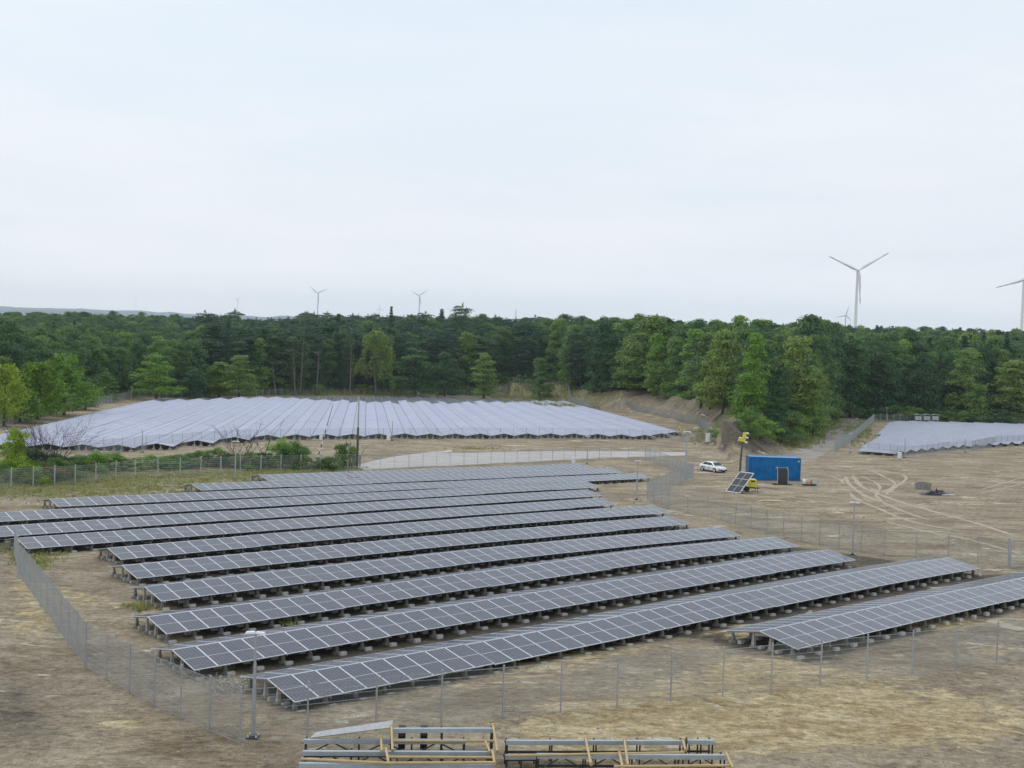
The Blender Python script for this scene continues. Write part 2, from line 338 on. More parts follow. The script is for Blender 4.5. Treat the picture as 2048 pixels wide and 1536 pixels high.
soil = ramp(n, med, [(.34, (.215, .163, .107)), (.45, (.305, .243, .166)), (.54, (.378, .312, .220)), (.66, (.47, .396, .284))])
soil = mixc(n, math_(n, 'MULTIPLY', ramp(n, big, [(.4, (0, 0, 0)), (.65, (1, 1, 1))]), .35), soil, (.30, .265, .22))
sand = ramp(n, streak, [(.25, (.29, .212, .115)), (.42, (.41, .31, .17)), (.52, (.51, .405, .24)), (.66, (.64, .54, .36))])
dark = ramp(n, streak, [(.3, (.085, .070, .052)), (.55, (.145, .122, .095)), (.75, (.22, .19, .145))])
gras = ramp(n, streak, [(.3, (.14, .14, .06)), (.5, (.25, .225, .12)), (.7, (.40, .35, .21))])
def zmask(ch, amp=.9, src=None):
    v = math_(n, 'ADD', zs.outputs[ch], math_(n, 'MULTIPLY', math_(n, 'SUBTRACT', src or med, .5), amp))
    return ramp(n, v, [(.30, (0, 0, 0)), (.52, (1, 1, 1))])
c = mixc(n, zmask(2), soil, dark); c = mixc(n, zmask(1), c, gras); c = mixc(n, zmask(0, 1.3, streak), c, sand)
pale = ramp(n, noi(.42, 5, .55, PR, .9), [(.64, (0, 0, 0)), (.66, (1, 1, 1))])
pale = math_(n, 'MULTIPLY', pale, math_(n, 'SUBTRACT', 1, math_(n, 'MULTIPLY', zs.outputs[1], .9), clamp=True))
c = mixc(n, math_(n, 'MULTIPLY', pale, .85), c, (.62, .56, .44))
c = mixc(n, .8, c, mixc(n, 1., c, ramp(n, fine, [(.33, (.36, .35, .33)), (.45, (.88, .88, .88)), (.55, (1.05, 1.05, 1.05)), (.67, (1.55, 1.53, 1.48))]), 'MULTIPLY'))
wav = noi(1.7, 5, .6, PR, 2.2)
c = mixc(n, .7, c, mixc(n, 1., c, ramp(n, wav, [(.36, (.62, .60, .58)), (.47, (1, 1, 1)), (.6, (1.22, 1.2, 1.14))]), 'MULTIPLY'))
c = mixc(n, .6, c, mixc(n, 1., c, ramp(n, grit, [(.36, (.45, .44, .42)), (.5, (1, 1, 1)), (.64, (1.3, 1.3, 1.28))]), 'MULTIPLY'))
n.links.new(c, b.inputs['Base Color']); b.inputs['Roughness'].default_value = .95; b.inputs['Specular IOR Level'].default_value = .15
bp = N(n, 'ShaderNodeBump', i_Strength=.9, i_Distance=.2); n.links.new(math_(n, 'ADD', math_(n, 'MULTIPLY', streak, .8), math_(n, 'ADD', fine, math_(n, 'MULTIPLY', grit, .3))), bp.inputs['Height']); n.links.new(bp.outputs[0], b.inputs['Normal'])
gm = qmesh('ground', V, Q, 'ground', smooth=True)
# zones of soil, laid out where the place has them
with np.errstate(all='ignore'): qx, qy = proj(gxx, np.maximum(gyy, 5), gz)
zone = np.zeros((ny, nx, 4), np.float32); zone[..., 3] = 1
def blob(ch, cx, cy, rx, ry, a, rot=0):
    a = a*1.15 if ch == 0 else a
    dx = (qx-cx); dy = (qy-cy); co, si = math.cos(rot), math.sin(rot)
    e = ((dx*co+dy*si)/rx)**2+((-dx*si+dy*co)/ry)**2
    zone[..., ch] += a*np.exp(-e)
for a in [(1750, 1420, 480, 100, .28), (1330, 1450, 260, 60, .75), (1180, 1480, 120, 60, .5), (1560, 1360, 170, 40, .45), (1800, 1450, 350, 60, .35), (1100, 1330, 260, 30, .42, -.2), (1500, 1330, 90, 25, .3),
          (250, 1450, 110, 40, .42), (60, 1240, 80, 60, .45), (60, 1170, 60, 20, .4), (180, 1200, 90, 30, .35), (330, 1225, 60, 30, .4), (1880, 1245, 90, 18, .65), (1480, 1265, 80, 18, .35),
          (1730, 990, 100, 40, .22), (1950, 920, 120, 12, .25), (500, 895, 200, 12, .28), (900, 890, 260, 10, .18), (1740, 860, 40, 30, .2), (2000, 1300, 80, 14, .35)]: blob(0, *a)
for a in [(120, 960, 340, 32, .8, -.08), (560, 935, 260, 18, .65), (60, 1330, 70, 250, .18), (160, 1080, 60, 30, .2), (1640, 860, 40, 40, .8, -.6), (1150, 800, 60, 8, .4, .3), (1720, 850, 40, 30, .45), (1000, 792, 260, 8, .9), (60, 845, 120, 25, .15)]: blob(1, *a)
for a in [(30, 1430, 110, 120, .34), (960, 1400, 220, 28, .40, -.12), (620, 1455, 130, 30, .3), (1650, 1330, 90, 25, .3), (1900, 1340, 160, 30, .28), (300, 1330, 110, 60, .22), (1330, 800, 130, 30, .40, .3), (1450, 850, 80, 40, .25)]: blob(2, *a)
# dark soil between the panel rows; shade beneath them painted into the zone
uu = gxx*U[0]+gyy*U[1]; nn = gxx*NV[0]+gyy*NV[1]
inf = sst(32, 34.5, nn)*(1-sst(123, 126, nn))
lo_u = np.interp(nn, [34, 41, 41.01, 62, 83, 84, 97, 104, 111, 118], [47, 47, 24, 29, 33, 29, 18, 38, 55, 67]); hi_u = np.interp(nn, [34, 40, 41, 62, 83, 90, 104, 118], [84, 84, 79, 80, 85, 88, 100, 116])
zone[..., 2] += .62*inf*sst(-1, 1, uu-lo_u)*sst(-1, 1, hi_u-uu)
far_forest = sst(300, 330, gyy)*(1-sst(-.02, .03, gxx/gyy-.075)*(1-sst(.2, .22, gxx/gyy)))
zone[..., 1] += far_forest*sst(0, 10, gyy-np.interp(gxx, [-94, -79, -63, -50, -30, -4, 16, 32, 60, 150], [300, 332, 362, 374, 392, 406, 390, 345, 322, 322]))*.9
for (mx, my, r_m, h_m) in MOUNDS: zone[..., 2] += .55*np.exp(-((gxx-mx)**2+(gyy-my)**2)/(r_m*r_m*1.5))
zone[..., 2] += .12*np.exp(-(((qx-150)/330)**2+((qy-1400)/190)**2))
zone = np.clip(zone, 0, 1)
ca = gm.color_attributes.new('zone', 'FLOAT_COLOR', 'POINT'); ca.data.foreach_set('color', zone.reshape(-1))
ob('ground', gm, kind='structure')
# thin sheets on the ground
def sheet(name, left, right, matname, lift=.05, kind='structure', sub=6):
    L = []; R_ = []
    for pts, out in ((left, L), (right, R_)):
        for a, b2 in zip(pts, pts[1:]):
            for k in range(sub): out.append((a[0]+(b2[0]-a[0])*k/sub, a[1]+(b2[1]-a[1])*k/sub))
        out.append(pts[-1])
    mb = MB(); vs = []; C_ = 5
    for a, b2 in zip(L, R_):
        for j in range(C_+1):
            t = j/C_; x = a[0]+(b2[0]-a[0])*t; y = a[1]+(b2[1]-a[1])*t
            vs.append((x, y, float(ground(x, y))+lift*(1 if 0 < j < C_ else .2)))
    fs = [(i*(C_+1)+j, i*(C_+1)+j+1, (i+1)*(C_+1)+j+1, (i+1)*(C_+1)+j) for i in range(len(L)-1) for j in range(C_)]
    mb.add(vs, fs, 0, True); return mb.build(name, matname, kind=kind)
def soilmat(name, a, b_, c_, edge=None):
    m, n, b = mat(name); t = N(n, 'ShaderNodeTexCoord'); mp = N(n, 'ShaderNodeMapping'); mp.inputs['Scale'].default_value = (.4, 1, 1); n.links.new(t.outputs['Object'], mp.inputs[0])
    no = N(n, 'ShaderNodeTexNoise', i_Scale=.6, i_Detail=8, i_Roughness=.7); n.links.new(mp.outputs[0], no.inputs[0])
    n.links.new(ramp(n, no.outputs[0], [(.3, a), (.5, b_), (.7, c_)]), b.inputs['Base Color']); b.inputs['Roughness'].default_value = .95
    return m
M['clay'] = soilmat('pale_clay', (.40, .37, .345), (.50, .465, .44), (.58, .54, .51))
M['track'] = soilmat('packed_sand', (.34, .285, .205), (.40, .34, .25), (.46, .40, .30))
M['roadm'] = soilmat('gravel_track', (.20, .17, .14), (.30, .265, .23), (.40, .365, .33))
P2 = lambda l: [tuple(at(*q)[:2]) for q in l]
sheet('clay_path', P2([(700, 932), (790, 913), (900, 906), (1050, 903), (1200, 902), (1370, 905)]), P2([(730, 940), (800, 936), (900, 932), (1050, 924), (1200, 916), (1370, 911)]), 'clay', .06)
sheet('clay_path', P2([(740, 926), (800, 912), (860, 904), (900, 901)]), P2([(750, 930), (820, 916), (880, 907), (905, 904)]), 'clay', .09)
rd = [Vector((x, y, 0)) for x, y in ROAD]
sheet('dirt_road', [(p.x-3.0, p.y) for p in rd], [(p.x+2.6, p.y-1) for p in rd], 'roadm', .05)
def ribbon(name, pts, w, matname='track', lift=.045):
    ps = [Vector(q[:2]) for q in P2(pts)]; sm = []
    for i in range(len(ps)-1):
        p0 = ps[max(i-1, 0)]; p1 = ps[i]; p2 = ps[i+1]; p3 = ps[min(i+2, len(ps)-1)]
        for k in range(8):
            t = k/8; sm.append(.5*((2*p1)+(p2-p0)*t+(2*p0-5*p1+4*p2-p3)*t*t+(3*p1-p0-3*p2+p3)*t**3))
    sm.append(ps[-1]); mb = MB(); vs = []
    for i, p in enumerate(sm):
        d = (sm[min(i+1, len(sm)-1)]-sm[max(i-1, 0)]).normalized(); q = Vector((-d.y, d.x))
        ww = w*1.15*(.7+.6*random.random())*min(1, .2+i/4, .2+(len(sm)-1-i)/4)
        for j, l in ((-1, .2), (0, 1), (1, .2)):
            x, y = p.x+q.x*j*ww/2, p.y+q.y*j*ww/2; vs.append((x, y, float(ground(x, y))+lift*l))
    mb.add(vs, [(i*3+j, i*3+j+1, (i+1)*3+j+1, (i+1)*3+j) for i in range(len(sm)-1) for j in (0, 1)], 0, True)
    return mb.build(name, matname, kind='structure')
for pts, w in [([(1690, 952), (1700, 970), (1730, 992), (1762, 1003), (1800, 1020), (1860, 1040)], .5), ([(1705, 950), (1722, 972), (1750, 985), (1790, 1000), (1850, 1018), (1930, 1040), (2040, 1075)], .5),
               ([(1735, 938), (1765, 952), (1790, 968), (1762, 985), (1740, 975)], .35), ([(1650, 935), (1690, 940), (1740, 938), (1800, 948), (1812, 958), (1790, 975), (1770, 990)], .4),
               ([(1720, 952), (1745, 962), (1760, 975), (1752, 990), (1765, 1002)], .3), ([(1700, 985), (1715, 1000), (1760, 1018), (1830, 1045), (1920, 1062)], .4),
               ([(1760, 1040), (1850, 1062), (1960, 1085), (2048, 1110)], .4), ([(1560, 935), (1620, 945), (1670, 955), (1690, 968)], .3), ([(1430, 960), (1560, 990), (1700, 1010)], .25),
               ([(1960, 980), (2000, 968), (2048, 955)], .3), ([(1950, 988), (2000, 978), (2048, 966)], .3), ([(1980, 1240), (2010, 1250), (2048, 1262)], .9)]:
    ribbon('tyre_track', pts, w)
# ------------------------------------------------------------------ far hills
M['hill'] = simple('wooded_hills', (.022, .045, .045), .9, 0, .3, .002)
def hills(D, prof, seed):
    mb = MB(); xs = np.linspace(-8500, 7800, 260); vs = []
    for x in xs:
        hpx = np.interp(1024+F_PX*x/D, [p_[0] for p_ in prof], [p_[1] for p_ in prof])
        h = CAM_H+D/F_PX*hpx+8*vnoise(x, 0, 160, seed)+5*vnoise(x, 0, 60, seed+1)
        vs += [(x, D-900, 0), (x, D-300, h*.7), (x, D, h), (x, D+700, h*.9), (x, D+1500, 0)]
    vs = [tuple(map(float, v)) for v in vs]
    mb.add(vs, [(i*5+j, (i+1)*5+j, (i+1)*5+j+1, i*5+j+1) for i in range(len(xs)-1) for j in range(4)], 0, True)
    return mb.build('hills', 'hill', kind='structure')
hills(12500, [(-400, 58), (0, 60), (200, 60), (420, 57), (700, 52), (900, 48), (1300, 40), (2400, 20)], 11)
hills(10000, [(-400, 50), (0, 52), (120, 55), (260, 52), (340, 42), (560, 58), (700, 56), (800, 46), (1000, 40), (2400, 10)], 13)
M['block'] = simple('pale_concrete_block', (.52, .50, .46), .9, 0, .2, 9)
# ------------------------------------------------------------------ first solar field
def panel_mesh():
    mb = MB(); w, l, f, t = 1.134, SL, .030, .035
    for c, d in (((-w/2+f/2, l/2, t/2), (f, l, t)), ((w/2-f/2, l/2, t/2), (f, l, t)), ((0, f/2, t/2), (w-2*f, f, t)), ((0, l-f/2, t/2), (w-2*f, f, t))): mb.box(c, d, 0)
    a, b2, c2, d2 = -w/2+f, w/2-f, f, l-f
    mb.add([(a, c2, t-.004), (b2, c2, t-.004), (b2, d2, t-.004), (a, d2, t-.004)], [(0, 1, 2, 3)], 1)
    mb.add([(a, c2, .006), (b2, c2, .006), (b2, d2, .006), (a, d2, .006)], [(3, 2, 1, 0)], 2)
    return mb.mesh('solar_panel', ['alu', 'panel', 'under'])
PANEL = panel_mesh()
def foot_mesh(h):
    mb = MB()
    mb.tube([(0, 0, -.12), (0, 0, .05), (0, 0, .08)], [.22, .22, .18], 10, 2, True, False)
    mb.box((.06, -.44, .02), (.34, .2, .26), 3)
    mb.box((0, 0, .08+(h-.08)/2), (.19, .19, h-.08), 2 if h < .5 else 0, None, .42)  # short shaft in darker concrete: shade below the eave put into its colour
    mb.box((0, 0, h+.03), (.09, .12, .07), 1)
    return mb.mesh('concrete_foot', ['concrete', 'steel', 'concrete_dark', 'block'])
HS = .5+.45*math.tan(TILT)-.12; HT = .5+1.75*math.tan(TILT)-.12
FS, FT = foot_mesh(HS), foot_mesh(HT)
FOOTN = [(.45, FS), (1.75, FT), (2*TW+RGAP-1.75, FT), (2*TW+RGAP-.45, FS)]
def w2(u, n): return Vector((u*U[0]+n*NV[0], u*U[1]+n*NV[1], 0))
ordinal = {0: 'separate solar panel row at the lower right, nearest the front fence', 1: 'long solar panel row nearest the camera, its left end by the corner lamp post',
 2: 'solar panel row directly behind the nearest long one, starting left of the corner lamp post', 3: 'third long solar panel row counted from the camera',
 4: 'fourth long solar panel row counted from the camera', 5: 'fifth long solar panel row counted from the camera', 6: 'sixth long solar panel row counted from the camera',
 7: 'solar panel row whose left end meets the end of the side fence', 8: 'nearer of two solar panel rows running out of the picture at the left', 9: 'farther of two solar panel rows running out of the picture at the left',
 10: 'solar panel row reaching farthest right past the single lamp post', 11: 'second solar panel row from the back of the near field', 12: 'shortest and rearmost solar panel row of the near field, by the pale clay path'}
for k, (u0, u1, cf) in ROWS.items():
    base = w2(u0, 41+7*(k-1)); base.z = float(zrow(k, u0))-.5
    root = thing('solar_panel_row', ordinal[k], 'solar panels', base, 0, 'solar panel rows of the near field')
    nm = round((u1-u0)/PITCHM); ub = Vector((U[0], U[1], 0)); nb = Vector((NV[0], NV[1], 0))
    n0 = 41+7*(k-1); backs = MB()
    for i in range(nm):
        uc = u0+(i+.5)*PITCHM; ze = float(zrow(k, uc)); sl = float(zrow(k, uc+.5)-zrow(k, uc-.5))
        g_ = math.floor(i/9); jz = .022*math.sin(g_*2.7+k*1.9); sl += .004*math.sin(g_*4.1+k)
        X = (ub+Vector((0, 0, sl))).normalized()
        for side in (0, 1):
            if side == 0: p = w2(uc, n0); Y = nb*math.cos(TILT)+Vector((0, 0, math.sin(TILT))); XX = X
            else: p = w2(uc, n0+2*TW+RGAP); Y = -nb*math.cos(TILT)+Vector((0, 0, math.sin(TILT))); XX = -X
            p.z = ze+jz*(1 if side == 0 else .6)
            Z = XX.cross(Y).normalized(); YY = Z.cross(XX)
            L = p-base; mt = Matrix(((XX.x, YY.x, Z.x, L.x), (XX.y, YY.y, Z.y, L.y), (XX.z, YY.z, Z.z, L.z), (0, 0, 0, 1)))
            if side == 1 and 2*nm > 100:
                o_ = len(backs.v)
                backs.v += [tuple(mt @ v.co) for v in PANEL.vertices]
                for pl in PANEL.polygons: backs.f.append(tuple(o_+q for q in pl.vertices)); backs.m.append(pl.material_index); backs.sm.append(False)
            else:
                o = ob('solar_panel', PANEL, root); o.matrix_local = mt
    if backs.v: backs.build('solar_panel', ['alu', 'panel_back', 'under'] if 'panel_back' in M else ['alu', 'under', 'under'], root, kind='stuff')
    rails = MB(); feet = MB(); nf = int((u1-u0)/1.46)
    for j in range(nf+1):
        uf = u0+.28+j*(u1-u0-.56)/nf
        for q, (dn, fm) in enumerate(FOOTN):
            pw = w2(uf, n0+dn); zf = float(zrow(k, uf))-.5; off = Vector((pw.x, pw.y, zf))-base
            end = j == 0 or j == nf
            if q == 0 or end:
                o = ob('concrete_foot', fm, root, off); o.rotation_euler = (0, 0, math.atan2(U[1], U[0])+random.uniform(-.12, .12))
            elif q == 1 or k <= 2:
                o_ = len(feet.v); R_ = Matrix.Rotation(math.atan2(U[1], U[0]), 3, 'Z')
                feet.v += [tuple(R_ @ v.co+off) for v in fm.vertices]
                for pl in fm.polygons: feet.f.append(tuple(o_+x for x in pl.vertices)); feet.m.append(pl.material_index); feet.sm.append(False)
        zf = float(zrow(k, uf))
        def pt(dn, dz): v = w2(uf, n0+dn); v.z = zf+dz; return v-base
        t_ = math.tan(TILT)
        rails.bar(pt(.05, -.06), pt(TW-.03, TH-.06), .05, .06); rails.bar(pt(2*TW+RGAP-.05, -.06), pt(TW+RGAP+.03, TH-.06), .05, .06)
        rails.bar(pt(1.75, 1.75*t_-.1), pt(2*TW+RGAP-1.75, 1.75*t_-.1), .04, .05)
        if j in (0, nf): rails.bar(pt(1.62, -.45), pt(1.62, 1.6*t_-.1), .035, .035, 1); rails.bar(pt(2.9, -.45), pt(2.9, 1.6*t_-.1), .035, .035, 1)
    feet.build('concrete_foot', ['concrete', 'steel', 'concrete_dark', 'block'], root, kind='stuff')
    rails.build('mounting_rails', ['steel', 'pipe'], root)
# ------------------------------------------------------------------ far solar fields: every row one strip of panels
def strip_row(p0, hd, length, label, group, rowname='solar_panel_row', no_sheen_len=0):
    D = Vector((math.sin(hd), math.cos(hd), 0)); E = Vector((D.y, -D.x, 0)); nm = max(2, round(length/PITCHM)); step = 3
    base = Vector((p0[0], p0[1], float(ground(p0[0], p0[1]))))
    root = thing(rowname, label, 'solar panels', base, 0, group)
    mb = MB(); uv = []; st = list(range(0, nm, step))+[nm]
    def gz_(t): q = p0+D*t; return float(ground(q.x, q.y, False))
    hs = [gz_(i*PITCHM) for i in st]; ks = np.convolve(np.pad(hs, 2, 'edge'), np.ones(5)/5, 'valid')
    for side in (-1, 1):
        for a in range(len(st)-1):
            vs = []
            for (i, h) in ((st[a], ks[a]), (st[a+1], ks[a+1])):
                q = p0+D*(i*PITCHM)
                vs.append(Vector((q.x, q.y, h+.5))+E*side*(TW+RGAP/2)-base); vs.append(Vector((q.x, q.y, h+.5+TH))+E*side*RGAP/2-base)
            # eave0, ridge0, eave1, ridge1
            f = (0, 2, 3, 1) if side == 1 else (0, 1, 3, 2)
            mb.add(vs, [f], 3 if (nm-st[a])*PITCHM < no_sheen_len*(1+.2*math.sin(p0.x*1.7+side*2.1)) else 0); uvm = {0: (st[a]*PITCHM, 0), 1: (st[a]*PITCHM, SL), 2: (st[a+1]*PITCHM, 0), 3: (st[a+1]*PITCHM, SL)}
            uv += [uvm[i] for i in f]
            dn = [v-Vector((0, 0, .04)) for v in vs]; mb.add(dn, [tuple(reversed(f))], 1); uv += [(0, 0)]*4
            mb.add([vs[0], vs[2], dn[2], dn[0]], [(0, 1, 2, 3)], 2); uv += [(0, 0)]*4
        for a in (0, len(st)-1):
            q = p0+D*(st[a]*PITCHM); e0 = Vector((q.x, q.y, ks[a]+.5))+E*side*(TW+RGAP/2)-base; r0 = Vector((q.x, q.y, ks[a]+.5+TH))+E*side*RGAP/2-base
            dz = Vector((0, 0, .045)); mb.add([e0-dz, r0-dz, r0, e0], [(0, 1, 2, 3)], 2); uv += [(0, 0)]*4
    me = mb.mesh('solar_panels', ['panel_uv', 'under', 'alu', 'panel_no_sheen']); ul = me.uv_layers.new(name='uv'); ul.data.foreach_set('uv', np.array(uv, np.float32).ravel())
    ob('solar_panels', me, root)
    lg = MB()
    for i in range(0, nm+1, 4 if nm > 30 else 2):
        t = min(i*PITCHM, nm*PITCHM)+(.25 if i == 0 else -.2 if i >= nm-3 else 0); q = p0+D*t; h = float(np.interp(t/PITCHM, st, ks))
        for dn, hh in ((-1.8, .5), (-.5, .76), (.5, .76), (1.8, .5)):
            c = Vector((q.x, q.y, h))+E*dn-base
            lg.box(c+Vector((0, 0, .04)), (.5, .5, .26), 0); lg.box(c+Vector((0, 0, hh/2)), (.2, .2, hh), 0, None, .5)
    lg.build('concrete_foot', 'concrete', root, kind='stuff')
    return root
WORDS = 'first second third fourth fifth sixth seventh eighth ninth tenth eleventh twelfth thirteenth fourteenth fifteenth sixteenth seventeenth eighteenth nineteenth twentieth twenty-first twenty-second twenty-third twenty-fourth twenty-fifth twenty-sixth twenty-seventh twenty-eighth twenty-ninth thirtieth thirty-first thirty-second thirty-third thirty-fourth thirty-fifth thirty-sixth thirty-seventh thirty-eighth thirty-ninth fortieth'.split()
H2 = math.radians(-7); D2 = Vector((math.sin(H2), math.cos(H2), 0)); E2 = Vector((D2.y, -D2.x, 0))
def et(p, D, E): return p.x*E.x+p.y*E.y, p.x*D.x+p.y*D.y
def spans(fr, bk, D, E):
    fr = sorted(et(at(*q, .5), D, E) for q in fr); bk = sorted(et(at(*q, .9), D, E) for q in bk)
    return fr, bk
fr2, bk2 = spans([(40, 893), (131, 893), (216, 895), (283, 895), (328, 891), (375, 887), (424, 883.5), (508, 875), (620, 872.5), (794, 871), (968, 871.7), (1132, 871), (1296, 874), (1364, 866)],
                 [(62, 852), (170, 827), (274, 803), (310, 797), (400, 795), (530, 793), (700, 792), (860, 793), (1035, 797), (1150, 802), (1208, 808), (1272, 821), (1325, 832), (1358, 842)], D2, E2)
e_lo = et(at(274, 803, .9), D2, E2)[0]+TW; e_hi = fr2[-1][0]; pit = 4.62; nrow = int((e_hi-e_lo)/pit)+1
for i in range(nrow):
    e = e_lo+i*pit
    t0 = float(np.interp(e, [q[0] for q in fr2], [q[1] for q in fr2])); t1 = float(np.interp(e, [q[0] for q in bk2], [q[1] for q in bk2]))
    if t1-t0 < 4: continue
    p0 = E2*e+D2*t0
    lab = WORDS[i]+' bright panel row from the left in the large far field'
    if i == 0: lab = 'leftmost bright panel row of the large far field, along the bare strip'
    elif i == nrow-1: lab = 'rightmost short panel row of the large far field, beside its gate'
    xp = 1024+F_PX*((p0+D2*(t1-t0)).x/(p0+D2*(t1-t0)).y)
    strip_row(p0, H2, t1-t0, lab, 'solar panel rows of the large far field', no_sheen_len=float(np.interp(xp, [270, 300, 420, 500, 560, 620, 700, 900, 1040, 1100, 1200], [0, 14, 9, 0, 3, 18, 34, 38, 20, 3, 0])))  # rear ends left without the painted sheen, imitating a darker reflection
H3 = math.radians(-52); D3 = Vector((math.sin(H3), math.cos(H3), 0)); E3 = Vector((D3.y, -D3.x, 0))
poly3 = [et(at(*q, .5), D3, E3) for q in [(1728, 901), (1790, 907), (1832, 902), (1880, 897), (1930, 893), (1975, 890), (2040, 887), (2160, 882)]]+[et(at(*q, .9), D3, E3) for q in [(2200, 851), (2048, 847), (1900, 843), (1800, 841), (1783, 843), (1770, 858), (1755, 875)]]
es = [q[0] for q in poly3]; e = min(es)+2.4; rows3 = []
while e < max(es)-1.5:
    hit = []
    for (ea, ta), (eb, tb) in zip(poly3, poly3[1:]+poly3[:1]):
        if (ea-e)*(eb-e) < 0: hit.append(ta+(tb-ta)*(e-ea)/(eb-ea))
    if len(hit) >= 2 and max(hit)-min(hit) > 4: rows3.append((e, min(hit), max(hit)))
    e += 4.62
names3 = {0: 'nearest and leftmost pale panel row of the right hand solar field', len(rows3)-1: 'rearmost pale panel row of the right hand solar field, below the inverter cabinets'}
for i, (e, t0, t1) in enumerate(rows3):
    strip_row(E3*e+D3*t0, H3, t1-t0, names3.get(i, WORDS[i]+' pale panel row of the right hand solar field counted from its left corner'), 'solar panel rows of the right hand field')
# ------------------------------------------------------------------ fences
def wire_panel(h, vs_, hw, tw):
    mb = MB(); n_ = round(2.6/vs_)
    for i in range(n_+1):
        x = i/n_; mb.box((x, 0, h/2+.04), (tw/2.6, tw, h), 0)
    for j in range(9):
        z = .06+j*(h-.04)/8
        for y in (-tw, tw): mb.box((.5, y, z), (1, tw, hw if j not in (0, 8) else hw*1.6), 0)
    return mb.mesh('wire_mesh', 'wire')
WP_NEAR = wire_panel(1.98, .05, .013, .0044); WP_FAR = wire_panel(1.9, .13, .012, .012)
def post_mesh(h, w, mt):
    mb = MB(); mb.box((0, 0, h/2-.1), (w, w, h+.2), 0); mb.box((0, 0, h+.015), (w*1.25, w*1.25, .03), 1)
    for z in (.35, 1.0, 1.6): mb.box((0, -w*.6, z), (w*1.1, w*.5, .05), 0)
    return mb.mesh('fence_post', mt)
POST_N = post_mesh(2.08, .05, ['steel', 'steel']); POST_F = post_mesh(2.05, .10, ['post', 'post']); POST_D = post_mesh(2.0, .045, ['steel_dull', 'steel_dull'])
def fence(label, pts, pm, wm, sp=2.6, group=None, name='mesh_fence', hs=1.0):
    pts = [Vector((p[0], p[1], 0)) for p in pts]
    st = [pts[0]]
    for a, b2 in zip(pts, pts[1:]):
        L = (b2-a).length; k = max(1, round(L/sp))
        for i in range(1, k+1): st.append(a.lerp(b2, i/k))
    for p in st: p.z = float(ground(p.x, p.y))
    root = thing(name, label, 'fence', st[0], 0, group)
    for p in st: o = ob('fence_post', pm, root, p-st[0]); o.rotation_euler = (random.uniform(-.012, .012), random.uniform(-.012, .012), random.random()); o.scale = (1, 1, hs)
    for a, b2 in zip(st, st[1:]):
        d = b2-a; L = d.length; X = d/L; Y = Vector((-d.y, d.x, 0)).normalized(); Z = X.cross(Y)
        q = a-st[0]; o = ob('wire_panel', wm, root)
        o.matrix_local = Matrix(((X.x*L, Y.x, Z.x*hs, q.x), (X.y*L, Y.y, Z.y*hs, q.y), (X.z*L, Y.z, Z.z*hs, q.z), (0, 0, 0, 1)))
    return root
A = lambda l: [at(*q) for q in l]
fr_pts = [(480, 1490), (614, 1478), (752, 1461), (882, 1449), (1005, 1437), (1121, 1426), (1234, 1415), (1341, 1404), (1445, 1393), (1542, 1382), (1640, 1371), (1733, 1361), (1824, 1351), (1910, 1340), (1993, 1329), (2070, 1318)]
fence('grey wire mesh fence along the front of the near solar field, below the lamp post', A(fr_pts), POST_N, WP_NEAR, 2.7)
fence('grey wire mesh fence at lower left running back from the corner lamp post', A([(480, 1490), (171, 1336), (37, 1152), (28, 1110)]), POST_N, WP_NEAR, 2.5)
fence('wire mesh fence right of the near solar field, in front of the yard', A([(1294, 1000), (1337, 1016), (1414, 1033), (1502, 1056), (1602, 1083), (1677, 1097), (1769, 1111), (1896, 1122), (2016, 1134)]), POST_D, WP_NEAR, 2.7)
fence('dense looking oblique wire fence piece between the white car and the near panels', A([(1294, 1000), (1340, 978), (1386, 957)]), POST_D, WP_NEAR, 2.5)
fence('wire mesh fence along the grass and bushes behind the near solar field', A([(-40, 983), (22, 975), (150, 967), (270, 955), (360, 951), (480, 944), (640, 940), (695, 938)]), POST_F, WP_FAR, 2.6)
fence('thin posted wire fence crossing in front of the pale clay path', A([(695, 938), (760, 937), (900, 932), (1034, 927), (1150, 921), (1222, 918), (1290, 919), (1330, 934), (1386, 957)]), POST_D, WP_FAR, 2.6)
fence('dark wire mesh fence left of the large far field, below the bright green trees', A([(-30, 862), (51, 841), (115, 827), (180, 814), (263, 797)]), POST_F, WP_FAR, 2.6)
fence('wire mesh fence at the forest edge behind the large far field', A([(263, 797), (360, 795), (445, 793), (600, 790), (700, 789), (840, 789), (1000, 791), (1130, 797)]), POST_F, WP_FAR, 2.7)
fence('wire mesh fence below the brown earth bank right of the large far field', A([(1130, 797), (1180, 802), (1250, 816), (1345, 837), (1395, 850), (1412, 862), (1428, 882)]), POST_F, WP_FAR, 2.7)
fence('thin wire mesh fence in front of the large far field', A([(150, 912), (207, 908), (245, 903), (292, 899), (344, 894), (403, 889), (500, 882), (620, 880), (794, 878), (1000, 877), (1180, 878), (1363, 881)]), POST_D, WP_FAR, 2.65)
fence('oblique wire mesh fence between the dirt road and the right hand solar field', A([(1668, 905), (1712, 878), (1748, 843)]), POST_F, WP_NEAR, 2.6)
fence('wire mesh fence at the forest edge behind the right hand solar field', A([(1748, 843), (1800, 842), (1900, 843), (2048, 849), (2110, 852)]), POST_F, WP_FAR, 2.7)
fence('thin wire mesh fence in front of the right hand solar field', A([(1735, 906), (1780, 911), (1809, 915), (1844, 913), (1896, 905), (1944, 902), (1991, 892), (2048, 888), (2110, 884)]), POST_D, WP_FAR, 2.65)
